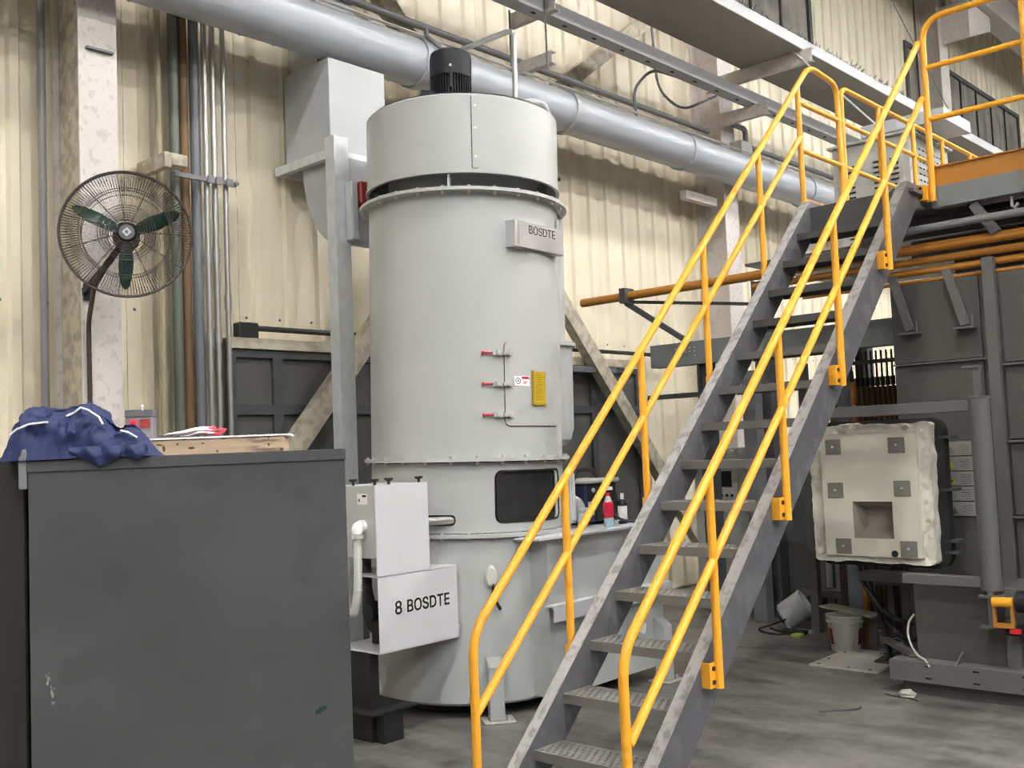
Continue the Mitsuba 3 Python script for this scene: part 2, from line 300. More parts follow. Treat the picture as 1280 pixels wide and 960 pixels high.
# ---------------------------------------------------------------- round duct, conduits, trays
k = thing('round_duct', 'big light grey round duct running along the wall behind the machine top', 'duct')
DY, DZ, DR = 5.82, 4.64, .185
part(k, 'duct', cyl((-6, DY, DZ), (26, DY, DZ), DR, 48), 'duct_grey')
for x in (0.5, 5.35, 9.1, 11.8, 15.5): part(k, 'collar', lathe([(DR-.01, -.03), (DR+.016, -.03), (DR+.016, .03), (DR-.01, .03), (DR-.01, -.03)], 48).apply_transform(trimesh.geometry.align_vectors([0, 0, 1], [1, 0, 0])).apply_translation((x, DY, DZ)), 'duct_grey')
part(k, 'strap', lathe([(DR-.01, -.02), (DR+.022, -.02), (DR+.022, .02), (DR-.01, .02), (DR-.01, -.02)], 48).apply_transform(trimesh.geometry.align_vectors([0, 0, 1], [1, 0, 0])).apply_translation((7.15, DY, DZ)), 'hopper_grey')
part(k, 'hanger', tube([(5.335, 5.66, 4.86), (5.335, 5.66, 4.80), (5.36, 5.64, 4.78), (5.46, 5.60, 4.70)], .018, 8, .03), 'pipe_grey')
k = thing('dark_conduit', 'dark grey pipe running above the round duct', 'pipe'); part(k, 'pipe', cyl((-4, 6.0, 5.065), (9.95, 6.0, 5.065), .03, 16), 'pipe_grey'); 
k2 = thing('dark_conduit', 'dark grey pipe continuing past the column behind the stair rail', 'pipe'); part(k2, 'pipe', cyl((10.6, 5.9, 5.0), (24, 5.9, 5.0), .03, 16), 'pipe_grey'); part(k2, 'elbow', tube([(10.3, 5.9, 5.2), (10.6, 5.9, 5.2), (10.6, 5.9, 5.0), (10.68, 5.9, 5.0)], .03, 12, .06), 'pipe_grey')
part(k2, 'junction_box', bx(10.4, 10.64, 5.84, 5.995, 4.86, 5.03, .01), 'cabinet')
k = thing('thin_conduit', 'thin bright conduit lying along the top of the round duct', 'pipe'); part(k, 'pipe', cyl((-4, 5.67, 4.80), (24, 5.67, 4.80), .012, 10), 'conduit')
k = thing('cable_tray', 'narrow light grey box tray running above the machine', 'cable tray')
part(k, 'tray', bx(0, 26, 5.5, 5.645, 5.30, 5.43, .004), 'tray_grey')
for i in range(40):
    x = 4.8+i*.42; 
    if x < 13: part(k, 'slot', bx(x, x+.05, 5.555, 5.58, 5.297, 5.301), 'black')
k = thing('wide_cable_tray', 'wide light grey cable duct above the narrow tray at top', 'cable tray')
part(k, 'side', bx(1.5, 26, 4.80, 4.815, 5.655, 5.77), 'tray_grey'); part(k, 'side', bx(1.5, 26, 5.515, 5.53, 5.655, 5.77), 'tray_grey')
for i in range(10): part(k, 'bottom_plate', bx(1.51+2.44*i, 1.51+2.44*i+2.435, 4.80, 5.53, 5.645, 5.655), 'tray_dark')
part(k, 'cables', cat([tube([(1.5+j*.6, 4.98+.12*c+.04*math.sin(j*1.3+c*2), 5.70+.04*abs(math.sin(j*.9+c))) for j in range(41)], .03, 6) for c in range(5)]), 'black', kind='stuff')
part(k, 'chaff', cat([bar((x, 4.81, 5.76), (x+rng.normal(0, .05), 4.81+rng.normal(0, .03), 5.775+rng.uniform(0, .035)), .006, .006) for x in rng.uniform(8, 13, 160)]), 'steel', kind='stuff')
def ibracket(x, y0, y1, z0, z1, label):
    k = thing('tray_bracket', label, 'bracket')
    part(k, 'channel', cat([bx(x-.004, x+.004, y0, y1, z0, z1), bx(x-.004, x+.06, y0, y1, z1-.008, z1), bx(x-.004, x+.06, y0, y1, z0, z0+.008)]), 'plaster'); return k
ibracket(9.92, 4.70, 6.0, 5.50, 5.643, 'cream bracket under the wide tray, above the stair handrail top')
ibracket(10.15, 5.36, 6.0, 5.16, 5.298, 'cream bracket under the narrow tray, beside the middle column')
ibracket(6.6, 5.40, 5.93, 5.305, 5.43, 'cream bracket gripping the narrow tray, above the machine pipe').replace('x', 'x')
k = ibracket(6.6, 5.46, 5.96, 4.86, 4.965, 'cream bracket hung on two rods below the narrow tray')
for y in (5.49, 5.90): part(k, 'hanger_rod', cyl((6.57, y, 4.80), (6.57, y, 5.45), .008, 8), 'pipe_grey')
k = thing('hanging_cable', 'thin dark conduit dropping in a bend below the narrow tray', 'cable'); part(k, 'conduit', tube([(8.95, 5.7, 5.36), (8.5, 5.75, 5.36), (8.25, 5.8, 5.1), (8.28, 5.8, 4.83)], .015, 8, .2), 'pipe_grey')
k = thing('hanging_cable', 'thin dark conduit curving under the narrow tray towards the middle column', 'cable'); part(k, 'conduit', tube([(9.05, 6.1, 6.4), (9.05, 6.05, 5.35), (9.5, 6.05, 5.22), (10.1, 5.97, 5.5)], .014, 8, .2), 'pipe_grey')
k = thing('pipe_stand_off', 'small cream bracket standing off the wall left of the middle column', 'bracket'); part(k, 'arm', bx(9.55, 10.2, 6.08, 6.16, 4.26, 4.36, .004), 'plaster')
k = thing('far_cable', 'thin slack wire hanging across the high windows', 'wire'); part(k, 'wire', tube([(14.4, 6.1, 9.2), (16.0, 5.9, 7.7), (17.2, 5.7, 6.5), (18.4, 5.6, 5.85)], .008, 6), 'pipe_grey')
# ---------------------------------------------------------------- exhaust hopper on the wall
k = thing('exhaust_hood', 'grey rectangular exhaust hood under the round duct, on a galvanised frame', 'exhaust hood')
part(k, 'hood', bx(4.45, 4.97, 5.75, 6.29, 3.76, 4.44, .004), 'hopper_grey')
part(k, 'neck', bx(4.56, 4.9, 6.02, 6.36, 4.44, 5.6, .004), 'hopper_grey')
q = [(6.10, 3.70)]+[(5.66+.44*math.cos(a), 3.70-.62*math.sin(a)) for a in np.linspace(.05, math.pi/2, 14)]+[(5.66, 3.70)]
part(k, 'elbow', extYZ(q, 4.46, 4.9), 'hopper_grey')
part(k, 'frame', cat([bx(4.40, 4.45, 5.62, 6.30, 3.69, 3.755), bx(4.97, 5.02, 5.70, 6.30, 3.69, 3.755), bx(4.40, 5.02, 5.70, 5.745, 3.69, 3.755), bx(4.40, 5.02, 6.29, 6.36, 3.69, 3.755)]), 'galv')
part(k, 'post', cat([bx(4.36, 4.37, 5.6, 5.70, 0, 3.82), bx(4.36, 4.485, 5.6, 5.61, 0, 3.82)]), 'galv', label='galvanised angle post')
part(k, 'fan_scroll', bx(4.44, 4.50, 5.52, 5.595, 3.08, 3.50, .008), 'hopper_grey'); part(k, 'fan_motor', bx(4.505, 4.64, 5.5, 5.62, 3.34, 3.50, .01), 'dkred', label='dark red motor housing')
part(k, 'brace', bx(4.45, 4.97, 5.705, 5.72, 3.58, 3.62), 'pipe_grey')
# ---------------------------------------------------------------- dust collector
dc = thing('dust_collector', 'tall light grey cylindrical dust collector beside the yellow staircase', 'dust collector')
A0 = math.radians(45.3); DV = np.array([math.cos(A0), math.sin(A0), 0]); SV = np.array([DV[1], -DV[0], 0]); CEN = 6.86*DV
TILT = trimesh.transformations.rotation_matrix(math.radians(1.25), DV, CEN+np.array([0, 0, 1.5]))
def tilt(m): m = m.copy(); m.apply_transform(TILT); return m
def C3(phi, R, z):  # phi in degrees: 0 faces the camera side, + to the right
    a = math.radians(phi); return CEN+R*(math.sin(a)*SV-math.cos(a)*DV)+np.array([0, 0, z])
def ring(prof, n=96): return lathe(prof, n).apply_translation(CEN)
def bent(poly, R0, R1, size=.04):
    """A patch bent round the drum: outline in (arc length at R1, z)."""
    def w(v):
        v = np.asarray(v); a = v[:, 0]/R1; R = R0+(R1-R0)*v[:, 2]/.02
        o = CEN+(R*np.sin(a))[:, None]*SV-(R*np.cos(a))[:, None]*DV; o[:, 2] = v[:, 1]; return o
    t = tm(mf(ext(poly, .02)).refine_to_length(size).warp_batch(w))
    if t.volume < 0: t.invert()
    return t
def arc(phi, R): return math.radians(phi)*R
RB, RT = .632, .655
# base drum, lower and upper skins
part(dc, 'base_drum', tilt(ring([(0, .085), (RT-.015, .085), (RT, .10), (RT, 1.07), (RT-.02, 1.07), (0, 1.07), (0, .085)])), 'paint_grey', 40)
part(dc, 'plinth', tilt(ring([(0, .0), (.45, .0), (.45, .084), (0, .084)])), 'matt_black')  # black filler put in for the deep shadow under the drum
shell = mf(ring([(RB-.006, 1.1), (RB, 1.1), (RB, 1.525), (RB-.006, 1.525), (RB-.006, 1.1)]))
wpoly = rrect(arc(16, RB), 1.155, arc(67, RB), 1.475, .05); spoly = rrect(arc(-34, RB), 1.148, arc(-7.5, RB), 1.212, .03)
shell -= mf(bent(wpoly, RB-.08, RB+.05)); shell -= mf(bent(spoly, RB-.08, RB+.05))
part(dc, 'lower_shell', tilt(tm(shell)), 'paint_grey', 30)
part(dc, 'dark_interior_liner', tilt(ring([(RB-.011, 1.09), (RB-.011, 1.53)])), 'void', label='black liner standing in for the dark interior behind the window opening')  # black sheet just inside the shell, painting the interior dark
part(dc, 'window_seal', tilt(bent(wpoly.difference(wpoly.buffer(-.012)), RB-.012, RB+.005)), 'black', label='black rubber edge')
part(dc, 'slot_seal', tilt(bent(spoly.difference(spoly.buffer(-.008)), RB-.012, RB+.004)), 'black')
part(dc, 'upper_shell', tilt(ring([(RB-.02, 1.55), (RB, 1.55), (RB, 3.185), (RB-.02, 3.185), (RB-.02, 1.55)])), 'paint_grey', 40)
fl = lambda z, R, h=.011: tilt(ring([(RB-.03, z-h), (R, z-h), (R, z+h), (RB-.03, z+h), (RB-.03, z-h)]))
boltm = mikit.ply(cat([cyl((0, 0, -.03), (0, 0, .026), .006, 6), cyl((0, 0, .011), (0, 0, .022), .011, 6), cyl((0, 0, -.024), (0, 0, -.011), .011, 6)]), 'm_bolt', False)
for z, R, rb, off in ((1.085, .688, .668, 0), (1.541, .678, .658, 5), (3.195, .695, .668, 3)):
    f_ = part(dc, 'flange', fl(z, R), 'paint_grey', 40)
    for i in range(26):
        p = trimesh.transform_points([C3(off+i*360/26, rb, z)], TILT)[0]
        part(f_, 'bolt', boltm, '', tf=TW(*p))
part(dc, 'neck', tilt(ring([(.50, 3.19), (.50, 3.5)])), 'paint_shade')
for ph in (-8, 82, 172, 262): part(dc, 'strut', tilt(bar(C3(ph, .60, 3.2), C3(ph, .60, 3.36), .015, .06, up=C3(ph, 1, 0)-CEN)), 'paint_grey')
RC = .642
part(dc, 'cap', tilt(ring([(RC, 3.315), (RC, 3.79), (RC-.03, 3.815), (.2, 3.86), (0, 3.86), (0, 3.85), (.2, 3.85), (RC-.03, 3.805), (RC-.012, 3.785), (RC-.012, 3.315), (RC, 3.315)])), 'paint_grey', 40)
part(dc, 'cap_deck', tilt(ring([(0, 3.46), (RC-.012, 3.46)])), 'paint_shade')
part(dc, 'cap_lip', tilt(ring([(RC-.013, 3.30), (RC+.008, 3.30), (RC+.008, 3.318), (RC-.013, 3.318), (RC-.013, 3.30)])), 'paint_grey', 40)
part(dc, 'cap_seam', tilt(bent(sbox(arc(5.5, RC), 3.33, arc(9, RC), 3.785), RC-.003, RC+.009)), 'paint_grey')
part(dc, 'cap_joint', tilt(bent(sbox(arc(5.1, RC), 3.33, arc(5.5, RC), 3.785), RC-.003, RC+.004)), 'steel')
for z in (3.40, 3.58, 3.72): part(dc, 'seam_bolt', tilt(cyl(C3(7.2, RC, z), C3(7.2, RC+.012, z), .008, 8)), 'bolt')
part(dc, 'side_bolt', tilt(cyl(C3(88, RC, 3.42), C3(88, RC+.02, 3.42), .014, 8)), 'black')
# motor
MO = CEN+np.array([0, 0, 0])-.07*SV
def mring(prof, n=40): return lathe(prof, n).apply_translation(MO)
mo = part(dc, 'motor', tilt(mring([(0, 3.84), (.115, 3.84), (.115, 4.14), (0, 4.14)])), 'motor', label='black electric motor on the cap')
part(mo, 'fan_cover', tilt(mring([(.0, 4.118), (.142, 4.118), (.142, 4.255), (.135, 4.285), (.11, 4.30), (0, 4.30)])), 'motor')
part(mo, 'foot_flange', tilt(mring([(0, 3.83), (.17, 3.83), (.17, 3.875), (0, 3.875)])), 'motor')
for i in range(44):
    a = i*2*math.pi/44; d = np.array([math.cos(a), math.sin(a), 0])
    part(mo, 'fin', tilt(bar(MO+d*.125+[0, 0, 3.875], MO+d*.125+[0, 0, 4.125], .005, .03, up=d)), 'motor', False)
part(mo, 'lifting_eye', tilt(cyl(MO-DV*.142+[0, 0, 4.165], MO-DV*.15+[0, 0, 4.165], .009, 10)), 'bolt')
part(mo, 'terminal_box', tilt(cyl(MO-SV*.115-DV*.10+[0, 0, 3.97], MO-SV*.20-DV*.12+[0, 0, 3.97], .035, 16)), 'motor')
part(mo, 'lead', tilt(cyl(MO-DV*.13+[0, 0, 4.02], MO-DV*.13+[0, 0, 4.13], .016, 10)), 'motor')
pp = [C3(0, 0, 0)+.42*SV+[0, 0, 3.8], .43*SV+CEN+[0, 0, 4.46], CEN-.08*SV+.15*DV+[0, 0, 4.33]]
part(dc, 'lead_conduit', tube(pp, .019, 12, .06), 'conduit', label='galvanised lead conduit bent over the motor')
part(dc, 'flex_conduit', tilt(tube([CEN+SV*.36-DV*.2+[0, 0, 3.84], CEN+SV*.45-DV*.1+[0, 0, 3.93], CEN+SV*.56+[0, 0, 3.95], CEN+SV*.62+DV*.1+[0, 0, 3.8]], .028, 12, .1)), 'hopper_grey')
# access door, latches, labels
dpoly = rrect(arc(22, RB+.006), 1.745, arc(65.5, RB+.006), 2.26, .03)
dr_ = part(dc, 'door', tilt(bent(dpoly, RB-.002, RB+.007)), 'paint_grey')
part(dr_, 'door_gap', tilt(bent(dpoly.buffer(.006).difference(dpoly).difference(sbox(arc(23.2, RB), 2.2, 9, 9)).difference(sbox(arc(65.3, RB), 1.75, 9, 9)), RB-.001, RB+.0035)), 'steel')
for z in (2.19, 2.0, 1.812):
    la = [cat([bar(C3(15, RB+.012, z), C3(20, RB+.016, z), .018, .03), bar(C3(20.3, RB+.022, z-.004), C3(24.5, RB+.022, z+.004), .02, .022), cyl(C3(17, RB+.03, z-.012), C3(17, RB+.03, z+.014), .009, 8), bar(C3(23.5, RB+.02, z), C3(25.6, RB+.02, z), .02, .032)])]
    k = part(dr_, 'latch', tilt(cat(la)), 'chrome', label='steel toggle latch with red grip')
    part(dr_, 'latch_grip', tilt(cat([cyl(C3(9, RB+.016, z), C3(14.5, RB+.016, z), .0055, 8), cyl(C3(8.6, RB+.016, z), C3(9.4, RB+.016, z), .011, 8)])), 'red')
part(dr_, 'caution_label', tilt(bent(sbox(arc(28, RB), 1.99, arc(38.5, RB), 2.05), RB+.007, RB+.0085)), 'paper')
part(dr_, 'label_mark', tilt(bent(Point(arc(30.5, RB), 2.02).buffer(.019).difference(Point(arc(30.5, RB), 2.02).buffer(.015)).union(Polygon([(arc(29.9, RB), 2.02), (arc(30.9, RB), 2.03), (arc(30.9, RB), 2.008)])), RB+.0085, RB+.0092)), 'black')
part(dr_, 'label_print', tilt(bent(unary_union([sbox(arc(33, RB), 2.032, arc(38, RB), 2.046)]), RB+.0085, RB+.0092)), 'red')
part(dr_, 'label_print', tilt(bent(unary_union([sbox(arc(34, RB), 2.012, arc(36.5, RB), 2.017), sbox(arc(34, RB), 2.002, arc(36, RB), 2.007)]), RB+.0085, RB+.0092)), 'redpink')
yp = part(dr_, 'yellow_notice', tilt(bent(sbox(arc(41.5, RB), 1.885, arc(52, RB), 2.082), RB+.008, RB+.016)), 'mustard', label='mustard yellow notice plate')
part(dr_, 'notice_frame', tilt(bent(sbox(arc(40.7, RB), 1.878, arc(41.5, RB), 2.088).union(sbox(arc(40.7, RB), 1.872, arc(52.3, RB), 1.886)), RB+.007, RB+.02)), 'mustard_dark')
rows = [sbox(arc(43.2, RB), z, arc(43.2+6.5*rng.uniform(.55, 1), RB), z+.0045) for z in np.arange(1.905, 2.07, .0155)]
part(dr_, 'notice_print', tilt(bent(unary_union(rows), RB+.016, RB+.0166, .05)), 'mustard_dark')
# stainless name box
a = math.radians(47); nz = math.sin(a)*SV-math.cos(a)*DV; tx = math.cos(a)*SV+math.sin(a)*DV; up = np.array([0, 0, 1.])
o = CEN+nz*.60+up*2.93
nb = part(dc, 'name_box', tilt(place(bx(-.245, .245, -.085, .085, 0, .09, .004), o-nz*.03, tx, up, nz)), 'stainless', label='polished steel box sign reading BOSDTE')
part(nb, 'lettering', tilt(text_on('BOSDTE', .052, o+nz*.0602-tx*.115+up*.012, tx, up, nz, sx=.95)), 'black')
part(nb, 'mirror_edge', tilt(cat([place(bx(-.006, .006, -.085, .085, 0, .002), o+nz*.0605-tx*.208, tx, up, nz)])), 'conduit')
# relief duct at the right rear
part(dc, 'rear_duct', tilt(cat([cyl(CEN+SV*.565+DV*.18+[0, 0, 2.31], CEN+SV*.565+DV*.18+[0, 0, 3.19], .125, 32)])), 'paint_grey', label='slim vertical duct at the right rear')
part(dc, 'rear_tank', tilt(lathe([(0, 1.62), (.10, 1.62), (.145, 1.66), (.165, 1.74), (.165, 2.30), (0, 2.30)], 40).apply_translation(CEN+SV*.57+DV*.18)), 'paint_grey')
part(dc, 'rear_flange', tilt(cyl(CEN+SV*.57+DV*.18+[0, 0, 2.295], CEN+SV*.57+DV*.18+[0, 0, 2.32], .19, 32)), 'paint_grey')
part(dc, 'hinge', tilt(bx(-.01, .01, -.012, .012, 3.02, 3.10).apply_translation(C3(72, RB+.01, 0))), 'chrome')
# round the base: leg, cover, hose
def leg(x, y, ang, h, label=None):
    m = cat([bx(-.045, .045, -.04, .05, .012, h-.05, .004), trimesh.convex.convex_hull(np.array([(-.045, -.04, h-.05), (.045, -.04, h-.05), (-.045, .05, h-.05), (.045, .05, h-.05), (-.045, .03, h), (.045, .03, h), (-.045, .05, h), (.045, .05, h)]))])
    R = trimesh.transformations.rotation_matrix(math.radians(ang), [0, 0, 1]); m.apply_transform(R); m.apply_translation((x, y, 0))
    l = part(dc, 'leg', m, 'paint_grey', label=label)
    b = bx(-.085, .105, -.075, .09, 0, .012, .003); b.apply_transform(R); b.apply_translation((x, y, 0)); part(l, 'foot_plate', b, 'plate_white')
    c = cyl((.075, -.04, 0), (.075, -.04, .035), .009, 8); c.apply_transform(R); c.apply_translation((x, y, 0)); part(l, 'anchor_bolt', c, 'bolt')
pl_ = C3(9.5, RT+.05, 0); leg(pl_[0], pl_[1], -45+9, .37, 'short box-section leg with a bolted foot')
p_ = C3(10, RT, .84)
cv = place(lathe([(0, .030), (.03, .027), (.038, .014), (.04, 0), (0, 0)], 24).apply_scale([1, 1.75, 1]), p_, C3(100, 1, 0)-CEN, up, C3(10, 1, 0)-CEN)
ck = part(dc, 'cable_gland_cover', cv, 'hose', 40, label='clear oval cover over a cable entry')
part(ck, 'cable', tube([C3(10.5, RT+.02, .80), C3(10.8, RT+.022, .75), C3(12, RT+.02, .69), C3(14.2, RT+.015, .645)], .009, 8, .03), 'black')
# side tank
part(dc, 'side_tank', extXZ([(4.82, .10), (5.88, .10), (5.88, 1.045), (4.70, 1.045), (4.70, .10)], 4.10, 5.55), 'paint_grey', False)
part(dc, 'tank_top', bx(4.58, 5.92, 4.05, 5.6, 1.045, 1.06, .002), 'paint_white')
part(dc, 'tank_rail', cat([bx(4.66, 5.9, 4.03, 4.10, .645, .655), bx(4.66, 5.9, 4.03, 4.035, .56, .655)]), 'paint_white')
leg(5.80, 4.05, 0, .42)
part(dc, 'tank_shadow_block', bx(5.0, 5.75, 4.4, 5.5, 0, .10), 'matt_black')  # added black block that paints the shadow below the side tank
part(dc, 'paper_tag', place(bx(-.05, .05, -.035, .035, 0, .001), (5.62, 4.098, .38), (.93, 0, -.35), (.35, 0, .93), (0, -1, 0)), 'paper')
ez = [(5.20, 4.22, 1.42), (5.20, 4.22, 1.10)]
part(dc, 'hinge_rail', cat([bx(5.16, 5.205, 4.28, 4.30, 1.10, 1.44), bx(5.17, 5.195, 4.265, 4.28, 1.12, 1.42)]), 'galv')
v = part(dc, 'pipe_elbow', tube([(5.18, 4.45, 1.245), (5.30, 4.32, 1.245), (5.31, 4.31, 1.06)], .032, 16, .06), 'chrome', 40)
part(v, 'valve', cat([cyl((5.31, 4.31, 1.10), (5.31, 4.31, 1.16), .042, 12), cyl((5.31, 4.31, 1.17), (5.31, 4.31, 1.19), .05, 12)]), 'galv')
# pump box and name panel
BY = 4.45
pb = part(dc, 'pump_box', bx(3.675, 4.065, BY, BY+.42, 1.02, 1.425, .003), 'paint_grey')
part(dc, 'pump_box_front', bx(3.672, 4.065, BY-.004, BY+.004, .925, 1.427), 'paint_white', label='pale front plate of the pump box')
for x, y in ((3.70, BY+.03), (3.82, BY+.05), (4.03, BY+.03), (3.70, BY+.22)):
    part(pb, 'clamp_knob', lathe([(0, 0), (.008, 0), (.008, .018), (.024, .026), (.024, .036), (.0, .036)], 10).apply_translation((x, y, 1.425)), 'black')
part(pb, 'stub_pipe', cyl((3.65, BY+.11, 1.20), (3.68, BY+.11, 1.20), .035, 16), 'white')
part(pb, 'caution_label', bx(3.673, 3.675, BY+.07, BY+.155, 1.32, 1.38), 'paper')
part(pb, 'label_print', cat([bx(3.672, 3.6735, BY+.075, BY+.11, 1.362, 1.374), bx(3.672, 3.6735, BY+.13, BY+.14, 1.335, 1.352)]), 'black')
part(dc, 'pump_shelf', bx(3.672, 4.28, BY, BY+.42, .918, .925), 'paint_white')
np_ = part(dc, 'name_panel', bx(3.672, 4.275, BY-.004, BY, .507, .9165), 'paint_white', label='pale panel lettered BOSDTE')
ex, ey, ezn = np.array([1., 0, 0]), up, np.array([0, -1., 0])
part(np_, 'lettering', text_on('BOSDTE', .066, (3.872, BY-.004, .705), ex, ey, ezn, True, .001, .93), 'black')
part(np_, 'emblem', text_on('8', .07, (3.782, BY-.004, .703), ex, ey, ezn, True, .001), 'black')
part(np_, 'emblem_frame', extXZ(sbox(3.77, .695, 3.85, .785).difference(sbox(3.7725, .6975, 3.8475, .7825)), BY-.0048, BY-.004), 'hopper_grey')
part(dc, 'panel_bracket', cat([bx(4.16, 4.30, BY, BY+.18, .55, .58), bx(4.16, 4.30, BY, BY+.18, .84, .87)]), 'paint_shade')
part(dc, 'pump_tray', bx(3.672, 4.28, BY, BY+.42, .50, .507), 'paint_white')
pm = part(dc, 'pump', cat([cyl((3.82, BY+.2, .66), (4.1, BY+.2, .66), .10, 20), bx(3.85, 4.05, BY+.12, BY+.28, .507, .58), cyl((3.76, BY+.2, .7), (3.82, BY+.2, .7), .05, 16)]), 'motor')
part(pm, 'pump_pipe', tube([(3.80, BY+.2, .70), (3.76, BY+.2, .82), (3.80, BY+.25, 1.02)], .03, 12, .05), 'black')
part(dc, 'pump_stand', cat([bx(3.70, 3.76, BY+.12, BY+.42, 0, .50), bx(3.62, 3.95, BY+.02, BY+.45, .17, .18), bx(3.72, 3.86, BY+.04, BY+.4, 0, .17)]), 'void')
h = part(dc, 'drain_hose', tube([(3.63, BY+.11, 1.17), (3.625, BY+.105, 1.0), (3.62, BY+.11, .82), (3.62, BY+.145, .72), (3.625, BY+.19, .72), (3.63, BY+.225, .84), (3.635, BY+.225, .95), (3.66, BY+.24, 1.0)], .024, 16, .09), 'hose', 50, label='ribbed translucent drain hose')
hr = mikit.ply(lathe([(.022, -.004), (.0262, 0), (.022, .004)], 14), 'm_hose', 40)
for i in range(16): part(h, 'rib', hr, '', tf=T().translate([3.6225+.0005*i, BY+.1075, .85+.018*i]))
part(h, 'hose_elbow', tube([(3.66, BY+.11, 1.20), (3.63, BY+.11, 1.20), (3.63, BY+.11, 1.16)], .03, 14, .02), 'white')
part(h, 'hose_clamp', cyl((3.63, BY+.11, 1.135), (3.63, BY+.11, 1.155), .036, 16), 'chrome')
sp = C3(-7.5, RB, 1.18)
part(dc, 'suction_pipe', tilt(cyl((4.06, BY+.12, 1.185), C3(-9, RB-.012, 1.18), .024, 16)), 'conduit')
# ---------------------------------------------------------------- staircase
st = thing('staircase', 'grey steel staircase with perforated treads climbing to the platform', 'staircase')
X0, ZL, G, RI = 6.664, 3.189, .2213, .2126
SL = RI/G
YR0, YR1, YL0, YL1 = 2.55, 2.61, 3.24, 3.30
nose = lambda x: ZL-SL*(X0-x)
def stringer(y0, y1):
    xa = X0-ZL/SL
    out = [(xa-.055, 0), (xa+.228, 0), (6.78, 3.075), (6.985, 3.10), (6.86, 3.235), (6.66, 3.235)]
    return extXZ(out, y0, y1)
for y0, y1 in ((YR0, YR1), (YL0, YL1)):
    s_ = part(st, 'stringer', stringer(y0, y1), 'steel', False)
    p, q = np.array([X0-ZL/SL-.055, (y0+y1)/2, 0]), np.array([6.66, (y0+y1)/2, 3.235])
    d = (q-p)/np.linalg.norm(q-p); nrm = np.array([-d[2], 0, d[0]])
    part(s_, 'worn_lit_flange', bar(p+nrm*.002+d*.02, q+nrm*.002, y1-y0+.004, .004, up=nrm), 'topworn_lit', False, label='scuffed top edge, paler with overhead light put into its colour')  # scuffs plus painted overhead light make this edge paler than the stringer
TD, TWD = .205, YL0-YR1
holes = []
for i in range(5):
    for j in range(17):
        xx, yy = .025+i*.036, .03+j*.036+(i % 2)*.018
        if yy < TWD-.02: holes.append(Polygon([(xx-.010, yy-.006), (xx+.010, yy-.006), (xx+.013, yy), (xx+.010, yy+.006), (xx-.010, yy+.006), (xx-.013, yy)]))
top = sbox(0, 0, TD, TWD).difference(unary_union(holes))
tread = cat([ext(top, .005).apply_translation((0, 0, -.005)), bx(0, .006, 0, TWD, -.045, -.005), bx(TD-.006, TD, 0, TWD, -.045, -.005)])
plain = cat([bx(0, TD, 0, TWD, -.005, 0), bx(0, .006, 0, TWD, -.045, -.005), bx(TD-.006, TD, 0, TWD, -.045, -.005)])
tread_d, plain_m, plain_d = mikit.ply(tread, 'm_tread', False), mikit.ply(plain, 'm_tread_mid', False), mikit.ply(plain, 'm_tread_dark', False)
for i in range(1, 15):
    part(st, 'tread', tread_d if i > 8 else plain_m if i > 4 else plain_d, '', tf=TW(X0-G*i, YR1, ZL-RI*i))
part(st, 'landing_nosing', bx(X0, X0+.006, YR1, YL0, ZL-.20, ZL), 'part_frame')
def rail(y, label, x_end_top):
    k = thing('handrail', label, 'handrail')
    zt = lambda x: 1.440+.957*(x-3.99); zm = lambda x: 1.058+.955*(x-3.98)
    r = .021
    side = 1 if y > 3 else -1
    if y > 3:
        path = [(3.30, y, .02), (3.30, y, zt(3.30)-.01), (6.99, y, zt(6.99)), (7.44, y, 4.28), (7.455, y, 3.16)]
        part(k, 'top_rail', tube(path, r, 16, .11), 'yellow', 60)
    else:
        part(k, 'top_rail', tube([(3.29, y, .02), (3.29, y, zt(3.29)-.0), (6.87, y, zt(6.87))], r, 16, .11), 'yellow', 60)
    xe = 6.79 if y > 3 else 6.87
    part(k, 'mid_rail', cyl((3.31, y, zm(3.31)), (xe, y, zm(xe)), r-.001, 16), 'yellow', 60)
    for i, x in enumerate((3.99, 4.70, 5.41, 6.16)):
        zb = nose(x)-.115
        p = part(k, 'post', cyl((x, y, zb), (x, y, zt(x)), r-.001, 16), 'yellow', 60)
        yy0, yy1 = (y+.012, YR0) if y < 3 else (YL1, y-.012)
        part(p, 'fixing_plate', cat([bx(x-.065, x-.058 + .0, yy0-.0, yy1, zb+.005, zb+.115), bx(x-.065, x+.005, yy0-.006, yy0+.002, zb+.005, zb+.115)]), 'yellow', False)
        for dz in (.03, .09): part(p, 'bolt', cyl((x-.037, yy0-.012, zb+dz), (x-.037, yy0, zb+dz), .011, 6), 'black', False)
    if y > 3: part(k, 'post', cyl((6.79, y, 3.16), (6.79, y, zt(6.79)), r-.001, 16), 'yellow', 60)
    return k
rail(2.50, 'yellow tubular stair handrail on the near side, with bolted posts', 6.88)
rail(3.345, 'yellow tubular stair handrail on the far side, next to the dust collector', 7.4)
